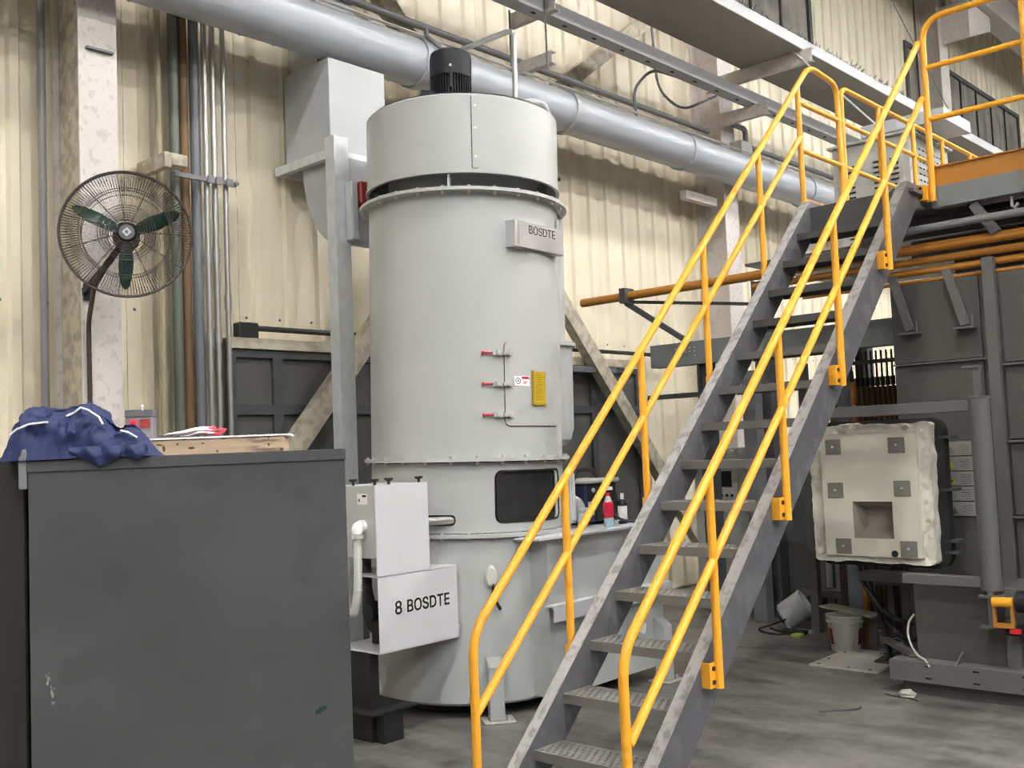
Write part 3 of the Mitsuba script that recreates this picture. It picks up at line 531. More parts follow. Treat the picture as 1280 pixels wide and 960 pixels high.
# ---------------------------------------------------------------- platform
pf = thing('platform', 'dark steel platform at the top of the staircase', 'platform')
part(pf, 'deck', bx(X0+.006, 6.94, 2.52, 3.30, 3.165, ZL-.001), 'steel', False)
part(pf, 'deck', bx(6.94, 10.6, -1.2, 3.30, 3.165, ZL-.001), 'steel', False)
part(pf, 'deck', bx(8.3, 10.6, 3.30, 4.7, 3.165, ZL-.001), 'steel', False)
part(pf, 'edge_channel', cat([bx(6.93, 6.94, -1.2, 2.50, 3.085, 3.225), bx(6.94, 7.0, -1.2, 2.50, 3.085, 3.095)]), 'beam_grey')
part(pf, 'toe_board', cat([bx(6.945, 6.952, -1.2, 2.49, 3.225, 3.36), bx(6.93, 6.952, -1.2, 2.49, 3.354, 3.362)]), 'orange_old', label='orange toe board')
part(pf, 'toe_board', bx(6.80, 10.6, 3.335, 3.342, 3.19, 3.30), 'orange_old')
for x in (7.6, 8.6, 9.6, 10.5): part(pf, 'joist', bx(x, x+.08, -1.2, 3.3, 3.02, 3.165), 'steel')
part(pf, 'underside_grating', bx(7.05, 10.5, -1.1, 2.4, 3.145, 3.16), 'matt_black')
part(pf, 'bracket', cat([bx(6.99, 7.02, 1.93, 2.28, 3.06, 3.085), bar((6.97, 2.25, 3.07), (6.97, 2.12, 2.86), .04, .06)]), 'steel')
part(pf, 'hook', tube([(6.99, 2.02, 3.08), (6.99, 2.02, 3.02), (6.98, 2.0, 3.0), (6.98, 1.98, 3.03)], .012, 8), 'bolt')
for x, y in ((10.5, 3.2), (10.5, -1.1), (8.4, 4.6), (10.5, 4.6)): part(pf, 'column', hsec(x-.07, x+.07, y-.07, y+.07, 0, 3.03), 'steel')
k = thing('guard_rail', 'yellow guard rail along the near edge of the platform, top right', 'guard rail')
x = 6.885
part(k, 'top_rail', tube([(x, 2.475, 3.12), (x, 2.475, 4.352), (x, -1.15, 4.352)], .021, 16, .16), 'yellow', 60)
for z in (4.02, 3.67): part(k, 'mid_rail', cyl((x, 2.475, z), (x, -1.15, z), .0185, 14), 'yellow', 60)
for y in (1.85, 1.1, .35, -.4, -1.15): part(k, 'post', cyl((x, y, 3.12), (x, y, 4.352), .021, 14), 'yellow', 60)
part(k, 'fixing_plate', cat([bx(6.84, 6.93, 2.50, 2.57, 3.13, 3.23)]), 'yellow', False)
for z in (3.15, 3.18, 3.21): part(k, 'bolt', cyl((6.83, 2.535, z), (6.845, 2.535, z), .010, 6), 'black', False)
part(k, 'fixing_plate', bx(6.905, 6.93, 1.80, 1.92, 3.10, 3.24), 'orange_old', False)
for z in (3.14, 3.20): part(k, 'bolt', cyl((6.895, 1.885, z), (6.906, 1.885, z), .012, 6), 'black', False)
k = thing('guard_rail', 'yellow guard rail along the far edge of the platform, before the louvred cabinet', 'guard rail')
y = 3.345
part(k, 'top_rail', tube([(7.50, y, 3.16), (7.51, y, 4.275), (11.5, y, 4.275)], .02, 14, .10), 'yellow', 60)
for z in (4.0, 3.65): part(k, 'mid_rail', cyl((6.79 if z else 0, y, z), (9.4 if z > 3.8 else 9.0, y, z), .018, 14), 'yellow', 60)
for x in (8.2, 8.93, 9.62, 10.35, 11.0): part(k, 'post', cyl((x, y, 3.19), (x, y, 4.27), .02, 14), 'yellow', 60)
# louvred cabinet on the platform
lc = thing('louvred_cabinet', 'light grey louvred electrical cabinet standing on the platform', 'cabinet')
part(lc, 'body', bx(9.55, 10.55, 3.62, 4.38, 3.189, 4.40, .006), 'cabinet')
part(lc, 'roof', bx(9.51, 10.58, 3.58, 4.42, 4.40, 4.425, .004), 'cabinet'); part(lc, 'door', bx(9.535, 9.55, 3.68, 4.32, 3.28, 4.33, .003), 'cabinet')
lou = mikit.ply(extXZ([(0, 0), (-.014, -.006), (-.014, -.018), (0, -.02)], 0, .085), 'm_cabinet', False)
gap = mikit.ply(bx(-.012, -.001, .004, .081, -.032, -.0205), 'm_matt_black', False)
for j, y in enumerate((3.72, 3.88, 4.15)):
    for i in range(18): part(lc, 'louvre', lou, '', tf=TW(9.535, y, 3.36+i*.05)); part(lc, 'louvre_gap', gap, '', tf=TW(9.535, y, 3.36+i*.05))
slot = mikit.ply(bx(0, .05, -.003, 0, 0, .012), 'm_matt_black', False)
for i in range(9):
    for j in range(7): part(lc, 'vent_slot', slot, '', tf=TW(9.68+i*.09, 3.62, 4.28-j*.06))
lp = thing('cable_box', 'long grey duct box running behind the louvred cabinet', 'duct'); part(lp, 'duct', bx(9.6, 10.3, 3.3, 4.1, 4.46, 4.58, .006), 'tray_grey'); part(lp, 'hanger', cyl((9.9, 4.0, 4.58), (9.9, 4.9, 5.65), .01, 8), 'galv'); part(lp, 'foot', bx(9.7, 10.2, 3.65, 4.05, 4.425, 4.46), 'tray_dark')
# ---------------------------------------------------------------- pipes and beam under the platform
gp = lambda z, r, y1, label, m='orange_old', x=7.0: part(thing('gas_pipe', label, 'pipe'), 'pipe', cyl((x, -1, z), (x, y1, z), r, 18), m, 50)
gp(2.945, .026, 2.95, 'grey pipe above the orange pipes under the platform edge', 'pipe_grey', 6.86)
gp(2.838, .036, 5.57, 'thick orange pipe, topmost of the row under the platform')
gp(2.752, .026, 3.9, 'orange pipe, second from top under the platform')
gp(2.682, .024, 3.7, 'orange pipe, third from top under the platform')
gp(2.617, .013, 3.5, 'thin orange pipe, lowest of the row under the platform')
k = thing('pipe_support', 'dark steel bracket propping the orange pipe from the grey beam', 'bracket')
part(k, 'strut', bar((7.0, 5.10, 2.78), (7.0, 4.52, 2.40), .04, .04), 'part_frame'); part(k, 'tie', bar((7.0, 5.10, 2.79), (7.35, 4.0, 2.66), .02, .025), 'part_frame'); part(k, 'saddle', bx(6.93, 7.06, 5.06, 5.12, 2.775, 2.90), 'part_frame')
k = thing('frame_beam', 'dark grey steel beam seen through the staircase', 'beam')
part(k, 'web', bx(7.20, 7.212, 2.9, 5.02, 2.24, 2.405), 'beam_grey'); part(k, 'flange', bx(7.20, 7.33, 2.9, 5.02, 2.405, 2.417), 'beam_grey'); part(k, 'flange', bx(7.20, 7.33, 2.9, 5.02, 2.228, 2.24), 'beam_grey')
for i in range(5):
    for z in (2.30, 2.335, 2.365): part(k, 'bolt', cyl((7.192, 4.58+i*.045, z), (7.2, 4.58+i*.045, z), .006, 6), 'bolt', False)
part(k, 'post', hsec(7.2, 7.31, 4.46, 4.57, 0, 2.228), 'part_frame'); part(k, 'tie_bar', bx(7.24, 7.27, 4.57, 5.1, 1.96, 2.0), 'part_frame')
k = thing('wall_channel', 'grey channel on the wall right of the dust collector', 'channel'); part(k, 'channel', bx(7.40, 8.12, 6.07, 6.15, 2.29, 2.35, .004), 'steel')
# ---------------------------------------------------------------- furnace
fu = thing('furnace', 'large dark grey furnace casing under the platform at right', 'furnace')
FX = 6.95
part(fu, 'casing', bx(FX+.02, 9.6, -1.2, 2.83, .13, 2.60), 'furnace', False)
def fpanel(y0, y1, z0, z1): part(fu, 'panel', bx(FX, FX+.02, y0, y1, z0, z1, .002), 'furnace', False)
fpanel(2.25, 2.83, 2.065, 2.60); fpanel(2.25, 2.83, .13, 2.045)
for a, b in ((2.02, 2.6), (1.53, 1.99), (1.05, 1.50), (.62, 1.02), (.13, .59)): fpanel(1.3, 2.12, a, b); fpanel(.3, 1.2, a, b); fpanel(-1.2, .2, a, b)
part(fu, 'stiffener', bx(FX-.055, FX, 2.135, 2.205, .13, 2.70), 'furnace_light'); part(fu, 'stiffener', bx(FX-.055, FX, 1.2, 1.27, .13, 2.70), 'furnace_light')
for z in (2.05,): part(fu, 'rib', bx(FX-.03, FX, 2.21, 2.83, z, z+.01), 'furnace_light')
for z in (2.0, 1.51, 1.03, .60): part(fu, 'rib', bx(FX-.03, FX, 1.27, 2.13, z, z+.012), 'furnace_light')
for y in (2.72, 2.36):
    s_ = part(fu, 'platform_strut', bar((FX-.05, y-.03, 2.28), (FX-.05, y+.07, 2.66), .05, .035, up=(1, 0, 0)), 'furnace_light')
    part(s_, 'shoe', cat([bx(FX-.08, FX, y-.09, y+.04, 2.255, 2.268), bx(FX-.08, FX-.07, y-.09, y-.08, 2.26, 2.34)]), 'furnace_light')
part(fu, 'base_beam', cat([bx(6.30, 6.312, -1.2, 2.72, .08, .20), bx(6.312, 6.44, -1.2, 2.72, .19, .20), bx(6.312, 6.44, -1.2, 2.72, .08, .09)]), 'furnace_light')
part(fu, 'base_skirt', bx(6.36, FX, -1.2, 2.66, 0, .08), 'furnace')
part(fu, 'lower_casing', bx(6.45, FX, -1.2, 2.60, .08, .652, .003), 'furnace', False)
part(fu, 'stiffener', bx(6.41, 6.45, 1.985, 2.055, .20, .66), 'furnace_light')
for y in (2.50, 2.22, 1.95, 1.66): part(fu, 'bolt_hole', bx(6.2985, 6.3005, y-.035, y, .175, .185), 'black'); part(fu, 'bolt_hole', bx(6.2985, 6.3005, y-.035, y, .105, .115), 'black')
for y in (2.66, 2.33): part(fu, 'gusset', extXZ([(6.32, .20), (6.45, .20), (6.45, .26)], y-.012, y) if y < 2.6 else bar((6.42, 2.61, .22), (6.9, 3.0, .20), .05, .03), 'furnace_light')
part(fu, 'ledge', bx(6.80, FX, 2.62, 3.12, .60, .66, .003), 'furnace_light')
part(fu, 'floor_plate', bx(6.72, 7.36, 2.99, 3.48, 0, .014), 'plate_white', label='pale steel floor plate drilled round its edge')
for x, y in ((6.75, 3.05), (6.75, 3.2), (6.75, 3.42), (6.95, 3.44), (7.2, 3.44)): part(fu, 'plate_hole', cyl((x, y, .0135), (x, y, .0155), .012, 10), 'black')
part(fu, 'cable', tube([(6.46, 2.61, .46), (6.43, 2.635, .42), (6.42, 2.645, .35), (6.41, 2.625, .28), (6.37, 2.57, .225), (6.33, 2.51, .215), (6.295, 2.47, .18)], .007, 8, .05), 'plate_white')
# warning plates
for i in range(5):
    z1 = 1.525-i*.0985
    k = thing('warning_plate', ['warning plate on the furnace panel, highest of five', 'warning plate with the greenest triangle, second from top of five', 'warning plate with a dark symbol in a yellow triangle, middle of five', 'warning plate on the furnace panel, fourth from top', 'palest warning plate with a grey triangle, lowest of five'][i], 'sign')
    part(k, 'plate', bx(6.938, 6.948, 2.36, 2.535, z1-.092, z1, .001), 'sign_plate')
    part(k, 'triangle', extYZ([(2.47, z1-.075), (2.515, z1-.075), (2.4925, z1-.03)], 6.936, 6.938), ['anchor', 'warn_yellow', 'warn_yellow', 'anchor', 'steel'][i])
    if i == 2: part(k, 'symbol', extYZ([(2.485, z1-.068), (2.50, z1-.068), (2.4925, z1-.045)], 6.935, 6.936), 'black')
    part(k, 'print', cat([bx(6.9365, 6.938, 2.375, 2.375+w, z1-.025-.014*j, z1-.021-.014*j) for j, w in enumerate((.06, .065, .05, .062, .045))]), 'steel', kind='stuff')
# swing post, arms and door
dp = thing('door_post', 'dark steel swing post with arms that carries the furnace door', 'post')
PX, PY = 6.36, 2.10
part(dp, 'sleeve', cyl((PX, PY, .655), (PX, PY, 1.782), .058, 28), 'furnace_light', 50)
part(dp, 'pin_bracket', cat([bx(PX-.05, PX+.2, PY-.015, PY+.04, 1.785, 1.80), bx(PX-.02, PX+.0, PY-.02, PY+.02, 1.80, 1.965), bx(PX-.03, PX+.03, PY-.02, PY+.075, 1.965, 1.98)]), 'furnace_light')
part(dp, 'upper_arm', bx(6.33, 6.40, PY+.05, 3.02, 1.708, 1.778, .004), 'furnace_light'); part(dp, 'lower_arm', bx(6.33, 6.40, PY+.05, 2.62, .668, .728, .004), 'furnace_light')
part(dp, 'hinge', cat([bx(PX-.06, PX+.09, PY-.06, PY+.06, .615, .63), bx(PX-.06, PX+.09, PY-.06, PY+.06, .44, .455), cyl((PX-.03, PY, .45), (PX-.03, PY, .66), .022, 14)]), 'furnace_light')
fd = thing('furnace_door', 'open furnace door with a white refractory lining and six square anchors', 'furnace door')
YD0, YD1, ZD0, ZD1 = 2.40, 3.29, .735, 1.685
part(fd, 'frame', extYZ(rrect(YD0, ZD0, YD1, ZD1, .09), 6.58, 6.66), 'matt_black', 40)
part(fd, 'hinge_lug', cat([bx(6.58, 6.70, 2.355, 2.44, z, z+.018) for z in (1.55, 1.22, .90, .83)]), 'part_frame')
def woolframe():
    n = 200; t = np.arange(n)/n; P, Q = [], []
    per = rrect(2.455, .765, 3.265, 1.66, .03)
    inn = rrect(2.535, .815, 3.165, 1.60, .02)
    m = ext(per.difference(inn), .09); v, f = trimesh.remesh.subdivide_to_size(m.vertices, m.faces, .022, max_iter=12)
    o = np.stack([6.58-v[:, 2], v[:, 0], v[:, 1]], 1)
    d = meshkit.fbm(o*17, 3, 3)-.5; e = meshkit.fbm(o*9+7, 3, 5)-.5
    edge = (v[:, 2] > .02)
    o[:, 0] -= edge*d*.05; rad = o-np.array([6.5, 2.86, 1.2]); rad[:, 0] = 0; rad /= np.linalg.norm(rad, axis=1)[:, None]+1e-9
    o += rad*(e*.05)[:, None]
    t = trimesh.Trimesh(o, f); 
    if t.volume < 0: t.invert()
    return t
part(fd, 'wool_packing', woolframe(), 'wool', True, label='crumpled white ceramic wool border')
blk = mf(extYZ(sbox(2.53, .81, 3.17, 1.605), 6.47, 6.60))-mf(extYZ(sbox(2.70, .925, 2.97, 1.162), 6.40, 6.70).apply_translation((-.08, 0, 0)))
part(fd, 'refractory_block', tm(mf(extYZ(sbox(2.53, .81, 3.17, 1.605), 6.46, 6.58))-mf(extYZ(sbox(2.705, .925, 2.968, 1.162), 6.40, 6.59))), 'refractory', False)
pyr = [(6.46, 2.705, .925), (6.46, 2.968, .925), (6.46, 2.968, 1.162), (6.46, 2.705, 1.162), (6.575, 2.76, 1.0), (6.575, 2.92, 1.0), (6.575, 2.92, 1.12), (6.575, 2.76, 1.12)]
pf_ = [(0, 1, 5, 4), (1, 2, 6, 5), (2, 3, 7, 6), (3, 0, 4, 7), (4, 5, 6, 7)]
part(fd, 'recess', trimesh.Trimesh(pyr, [t for a, b, c, d in pf_ for t in ((a, b, c), (a, c, d))], process=False), 'soot', False, label='square recess in the lining')
for y, z in ((3.08, 1.52), (2.655, 1.52), (3.08, 1.235), (2.635, 1.245), (3.045, .87), (2.615, .865)):
    a = part(fd, 'anchor_plate', bx(6.455, 6.464, y-.053, y+.053, z-.05, z+.05, .002), 'anchor', False, label='square grey anchor plate')
    part(a, 'anchor_pin', cyl((6.445, y, z+.002), (6.457, y, z+.002), .008, 10), 'bolt')
part(fd, 'sight_hole', cyl((6.456, 2.707, .832), (6.47, 2.707, .832), .021, 20), 'matt_black')
k = thing('hand_winch', 'small orange clamp handle below the door post', 'clamp')
part(k, 'handle', cyl((6.28, 2.075, .60), (6.28, 1.965, .603), .029, 18), 'yellow'); part(k, 'frame', cat([bx(6.27, 6.30, 2.062, 2.077, .455, .62), bx(6.27, 6.30, 1.97, 2.075, .455, .48), bx(6.27, 6.30, 1.965, 1.98, .455, .59)]), 'orange_old')
part(k, 'motor', cyl((6.33, 1.955, .60), (6.33, 1.80, .60), .06, 18), 'motor'); part(k, 'bracket', bx(6.30, 6.45, 1.9, 2.02, .41, .45), 'motor'); part(k, 'red_cap', bx(6.275, 6.32, 1.935, 1.99, .425, .45), 'red')
# clutter between stairs and furnace
rk = thing('burner_rack', 'row of brown burner pipes beside the furnace', 'pipe rack')
for i in range(9):
    y = 3.28+i*.042
    p = part(rk, 'pipe', cyl((8.0, y, 0.0), (8.0, y, 2.02), .011, 10), 'rusty'); part(p, 'valve', cyl((8.0, y, 1.98), (8.0, y, 2.05), .019, 10), 'black'); part(p, 'stub', cyl((8.0, y, 2.05), (8.0, y, 2.26), .008, 8), 'black')
part(rk, 'backing', bx(8.16, 8.17, 3.22, 3.9, 0, 1.98), 'dkbrown'); part(rk, 'cross_bar', bx(7.98, 8.02, 3.22, 3.72, 2.16, 2.19), 'part_frame'); part(rk, 'cross_bar', bx(8.01, 8.03, 3.22, 3.72, 1.25, 1.28), 'part_frame')
k = thing('burner_valve', 'orange upright pipe with a brass valve above the furnace door', 'valve'); part(k, 'pipe', cyl((7.6, 3.43, 0), (7.6, 3.43, 2.0), .024, 16), 'orange_old'); part(k, 'valve', cyl((7.57, 3.43, 1.78), (7.45, 3.36, 1.80), .018, 12), 'chrome'); part(k, 'body', cyl((7.6, 3.43, 1.60), (7.6, 3.43, 1.75), .036, 16), 'copper')
k = thing('blue_grey_panel', 'blue-grey steel post just left of the furnace door top', 'post'); part(k, 'panel', bx(7.7, 7.78, 3.50, 3.62, 0, 2.1, .004), 'pipe_slate')
cc = thing('control_cabinet', 'grey control cabinet with a black screen behind the stairs', 'control cabinet')
part(cc, 'body', bx(8.6, 9.1, 4.86, 5.55, .08, 1.52, .006), 'cabinet'); part(cc, 'plinth', bx(8.62, 9.1, 4.88, 5.53, 0, .08), 'part_frame')
part(cc, 'display', bx(8.585, 8.6, 5.06, 5.36, 1.02, 1.36, .003), 'cabinet'); part(cc, 'screen', bx(8.58, 8.586, 5.13, 5.29, 1.15, 1.30), 'screen')
for i in range(4): part(cc, 'button', cyl((8.575, 5.13+i*.055, 1.07), (8.586, 5.13+i*.055, 1.07), .014, 12), 'black')
part(cc, 'door_frame', cat([bx(8.58, 8.6, 5.40, 5.46, .12, 1.46), bx(8.58, 8.6, 4.90, 4.96, .12, 1.46)]), 'plate_white')
k = thing('control_cabinet', 'darker grey cabinet standing right of the screen cabinet, behind the stairs', 'control cabinet'); part(k, 'body', bx(8.5, 9.0, 4.1, 4.8, .05, 1.35, .006), 'furnace_light'); part(k, 'window', bx(8.49, 8.5, 4.2, 4.7, .65, 1.2), 'steel'); part(k, 'frame', cat([bx(8.485, 8.5, 4.12, 4.18, .1, 1.3), bx(8.485, 8.5, 4.72, 4.78, .1, 1.3)]), 'cabinet')
for i, (x, y, l) in enumerate(((8.1, 4.56, 'dark steel post behind the stairs, left of the drum lamp'), (7.85, 3.95, 'slim grey steel post behind the drum lamp'))):
    k = thing('steel_post', l, 'post'); part(k, 'post', bx(x, x+.13-.06*i, y, y+.13-.06*i, 0, 2.2, .003), 'furnace_light' if i else 'pipe_grey')
k = thing('pallet_bench', 'low steel frame on the floor behind the bucket', 'frame'); part(k, 'rail', bx(8.3, 8.36, 3.3, 4.35, .22, .28), 'furnace_light'); part(k, 'rail', bx(8.8, 8.86, 3.3, 4.35, .22, .28), 'furnace_light')
for x in (8.3, 8.8):
    for y in (3.32, 4.28): part(k, 'leg', bx(x, x+.06, y, y+.06, 0, .22), 'furnace_light')
part(k, 'deck', bx(8.36, 8.8, 3.3, 4.35, .26, .275), 'furnace')
k = thing('red_skid', 'dull red steel skid on the floor behind the furnace base', 'skid'); part(k, 'skid', bx(10.4, 11.2, 3.4, 4.1, 0, .35, .01), 'dkred')
# drum lamp with cable, bucket, bench plate, hoses
dl = thing('work_lamp', 'grey drum-shaped work lamp tipped back on the floor', 'lamp')
ax = np.array([.30, -.76, .55]); ax /= np.linalg.norm(ax); oc = np.array([7.93, 4.20, .165])
def along(prof, n=32): return lathe(prof, n).apply_transform(trimesh.geometry.align_vectors([0, 0, 1], ax)).apply_translation(oc)
part(dl, 'housing', along([(0, -.12), (.09, -.12), (.11, -.10), (.115, .10), (.120, .10), (.120, .11), (.108, .11), (.10, -.08), (0, -.08)]), 'galv', 40)
part(dl, 'back_cap', along([(0, -.15), (.04, -.15), (.05, -.12), (0, -.12)]), 'black')
part(dl, 'stand', cat([bar(oc+[.06, -.12, 0], (7.86, 4.02, .01), .012, .02), bar(oc+[-.07, .10, -.02], (7.80, 4.18, .01), .012, .02), bx(7.78, 7.90, 4.0, 4.2, 0, .012)]), 'galv')
part(dl, 'driver', bx(7.70, 7.80, 4.02, 4.22, 0, .03, .005), 'black'); part(dl, 'cable', tube([(7.80, 4.22, .10), (7.9, 4.42, .02), (7.75, 4.46, .012), (7.62, 4.34, .012), (7.60, 4.18, .012), (7.70, 4.10, .012), (7.72, 4.24, .012), (7.82, 4.38, .012)], .007, 8, .08), 'black')
part(dl, 'plug', bx(7.60, 7.68, 4.0, 4.08, 0, .025, .005), 'lime', label='yellow-green connector')
bk = thing('bucket', 'dirty white paint bucket on the floor in front of the furnace', 'bucket'); bo = (7.36, 3.50, 0)
part(bk, 'shell', lathe([(0, 0), (.105, 0), (.13, .26), (.126, .26), (.10, .008), (0, .008)], 36).apply_translation(bo), 'bucket', 40)
for z in (.255, .215): part(bk, 'rim', lathe([(.124, -.006), (.137, -.006), (.137, .006), (.124, .006), (.124, -.006)], 36).apply_translation((bo[0], bo[1], z)), 'bucket', 40)
for a0, a1 in ((132, 156), (255, 288)):
    pts = []; V = []; Fc = []
    for j, a in enumerate(np.radians(np.linspace(a0, a1, 8))):
        for z, r in ((.05, .1107), (.17, .1245)): V.append((bo[0]+r*math.cos(a), bo[1]+r*math.sin(a), z))
        if j: Fc += [(2*j-2, 2*j, 2*j+1), (2*j-2, 2*j+1, 2*j-1)]
    part(bk, 'label_patch', trimesh.Trimesh(V, Fc, process=False), 'dkred', label='dark red printed patch')
k = thing('steel_offcut', 'flat steel plate leaning over the bucket', 'plate'); part(k, 'plate', bar((7.55, 3.74, .285), (7.45, 3.28, .25), .16, .012), 'plate_white'); part(k, 'leg', bx(7.46, 7.52, 3.3, 3.36, 0, .25), 'furnace_light'); part(k, 'leg', bx(7.54, 7.6, 3.62, 3.68, 0, .27), 'furnace_light')
for i, (pts, l) in enumerate((([(6.9, 3.15, .70), (6.86, 3.10, .55), (6.88, 3.02, .42), (6.92, 2.92, .33), (6.96, 2.82, .31)], 'black hose dropping from the furnace door to the casing'), ([(6.93, 3.12, .70), (6.95, 3.08, .45), (6.97, 3.03, .25), (6.98, 3.0, .03)], 'black hose hanging straight down under the furnace door'), ([(6.98, 3.05, .36), (7.0, 2.97, .24), (6.97, 2.88, .20), (6.95, 2.80, .21)], 'black hose sagging low beside the furnace casing'))):
    k = thing('hose', l, 'hose'); part(k, 'hose', tube(pts, .016, 10, .05), 'black')
k = thing('lifting_strut', 'pair of coil springs on a dark strut under the furnace door', 'strut'); part(k, 'strut', bx(7.05, 7.10, 2.985, 3.03, .03, .72), 'part_frame'); part(k, 'foot', bx(6.98, 7.18, 2.93, 3.12, .014, .03), 'part_frame')
for y in (2.96, 3.06): part(k, 'spring', tube([(7.0+.02*math.cos(t), y+.02*math.sin(t), .03+t*.0035) for t in np.linspace(0, 62, 180)], .005, 5), 'steel')
k = thing('support_frame', 'dark steel frame below the furnace door', 'frame'); part(k, 'beam', bx(7.0, 7.12, 2.84, 3.2, .55, .64), 'furnace'); part(k, 'leg', bx(7.02, 7.1, 2.86, 2.92, 0, .55), 'part_frame')
k = thing('wire_scrap', 'short curl of dark wire on the open floor right of the stairs', 'wire'); part(k, 'wire', tube([(5.62, 2.86, .004), (5.70, 2.80, .004), (5.72, 2.74, .012), (5.80, 2.70, .005), (5.86, 2.72, .004)], .005, 6, .04), 'part_frame')
k = thing('wire_scrap', 'thin strip of wire lying just before the furnace base beam', 'wire'); part(k, 'wire', tube([(6.22, 2.72, .004), (6.19, 2.64, .004), (6.20, 2.58, .006), (6.16, 2.50, .004)], .004, 6, .04), 'part_frame')
solo('floor_rag', blob((6.22, 2.585, .022), (.04, .05, .024), 9, 3, .4, 2.2, .0), 'plate_white', 'small grey rag lying against the left end of the furnace base beam', 'rag')
# ---------------------------------------------------------------- on the tank top
wm = thing('welding_machine', 'black and navy welding machine with a carry handle on the tank top', 'welding machine')
part(wm, 'body', bx(5.42, 5.76, 4.36, 4.62, 1.08, 1.34, .012), 'navy'); part(wm, 'top_cover', bx(5.40, 5.78, 4.34, 4.64, 1.34, 1.37, .008), 'cabinet'); part(wm, 'front_panel', bx(5.44, 5.74, 4.352, 4.362, 1.24, 1.33), 'black')
part(wm, 'front_panel', bx(5.52, 5.74, 4.352, 4.362, 1.09, 1.235), 'black'); part(wm, 'sticker', bx(5.60, 5.70, 4.348, 4.353, 1.285, 1.31), 'white'); part(wm, 'side_label', bx(5.44, 5.50, 4.355, 4.361, 1.13, 1.22), 'hopper_grey')
part(wm, 'dial', cyl((5.49, 4.353, 1.295), (5.49, 4.345, 1.295), .016, 14), 'chrome'); part(wm, 'handle', tube([(5.47, 4.5, 1.37), (5.50, 4.5, 1.43), (5.70, 4.5, 1.43), (5.73, 4.5, 1.37)], .014, 10, .05), 'black')
for x in (5.46, 5.72): part(wm, 'foot', bx(x-.02, x+.02, 4.4, 4.6, 1.06, 1.08), 'black')
k = thing('tool_bag', 'rounded black bag slumped right of the welding machine', 'bag')
part(k, 'body', blob((5.87, 4.62, 1.19), (.12, .17, .19), 3, 4, .12, 1.8, 1.06), 'black', True); part(k, 'strap', tube([(5.80, 4.52, 1.33), (5.86, 4.47, 1.40), (5.95, 4.52, 1.33)], .012, 8, .05), 'black')
bt = thing('drink_bottle', 'clear bottle with a red label and red cap on the tank top', 'bottle'); b0 = (5.40, 4.16, 1.06)
part(bt, 'body', lathe([(0, 0), (.030, 0), (.033, .01), (.033, .055), (.030, .06), (0, .06)], 24).apply_translation(b0), 'sky_label', 40); part(bt, 'label_sleeve', lathe([(.0, .058), (.031, .06), (.036, .10), (.036, .15), (.030, .165), (0, .165)], 24).apply_translation(b0), 'liquid_red', 40, label='red label sleeve'); part(bt, 'neck', lathe([(0, .165), (.028, .165), (.013, .205), (.0, .205)], 20).apply_translation(b0), 'hose', 40); part(bt, 'cap', cyl((5.40, 4.16, 1.263), (5.40, 4.16, 1.285), .015, 14), 'red')
bt = thing('white_bottle', 'dark bottle with a white label and white cap before the black bag', 'bottle'); b0 = (5.66, 4.24, 1.06)
part(bt, 'body', lathe([(0, 0), (.03, 0), (.031, .135), (.024, .15), (.012, .165), (0, .165)], 24).apply_translation(b0), 'motor', 40); part(bt, 'label_sleeve', lathe([(.0305, .02), (.0325, .02), (.0325, .12), (.0305, .12), (.0305, .02)], 24).apply_translation(b0), 'white', 40, label='white label'); part(bt, 'cap', cyl((5.66, 4.24, 1.225), (5.66, 4.24, 1.265), .013, 14), 'white')
k = thing('torch_cable', 'thin black welding cable curving over the tank edge', 'cable'); part(k, 'cable', tube([(5.50, 4.34, 1.20), (5.50, 4.25, 1.17), (5.56, 4.18, 1.09), (5.68, 4.12, 1.073), (5.83, 4.06, 1.073)], .010, 8, .05), 'black')
# ---------------------------------------------------------------- dark box in the foreground and what lies on it
BO, BU, BV = np.array([2.252, 2.879, 0]), np.array([-.788, .6157, 0]), np.array([.6157, .788, 0])   # right front corner, to the left, into the depth
def B(m): return place(m, BO, BU, BV, np.array([0, 0, 1.]))
def bb(u0, u1, v0, v1, z0, z1, c=0.): return B(bx(u0, u1, v0, v1, z0, z1, c))
db = thing('steel_box', 'large dark grey steel box filling the lower left foreground', 'box')
part(db, 'body', bb(.004, 1.048, .006, .80, .04, 1.585), 'dark_box', False); part(db, 'base', bb(.03, 1.02, .04, .78, 0, .04), 'part_frame')
part(db, 'top_rim', bb(0, 1.052, 0, .806, 1.585, 1.624, .002), 'dark_box', False)
for u in (.14, .78): part(db, 'rivet', B(cyl((u, -.003, 1.605), (u, .003, 1.605), .005, 8)), 'part_frame')
part(db, 'hinge_bracket', bb(1.052, 1.078, 0, .04, 1.53, 1.665, .003), 'pipe_grey')
part(db, 'paint_mark', cat([bb(.10+du, .118+du, .0045, .006, .726+dz, .738+dz) for du, dz in ((0, 0), (.012, -.008), (-.010, .005))]), 'blade', label='small green paint smudge')
k = thing('dark_cabinet', 'very dark cabinet at the left edge beside the steel box', 'cabinet'); part(k, 'body', bb(1.09, 1.75, .12, .80, .04, 1.64, .006), 'brown_black'); part(k, 'base', bb(1.12, 1.72, .16, .78, 0, .04), 'part_frame')
ZT = 1.624
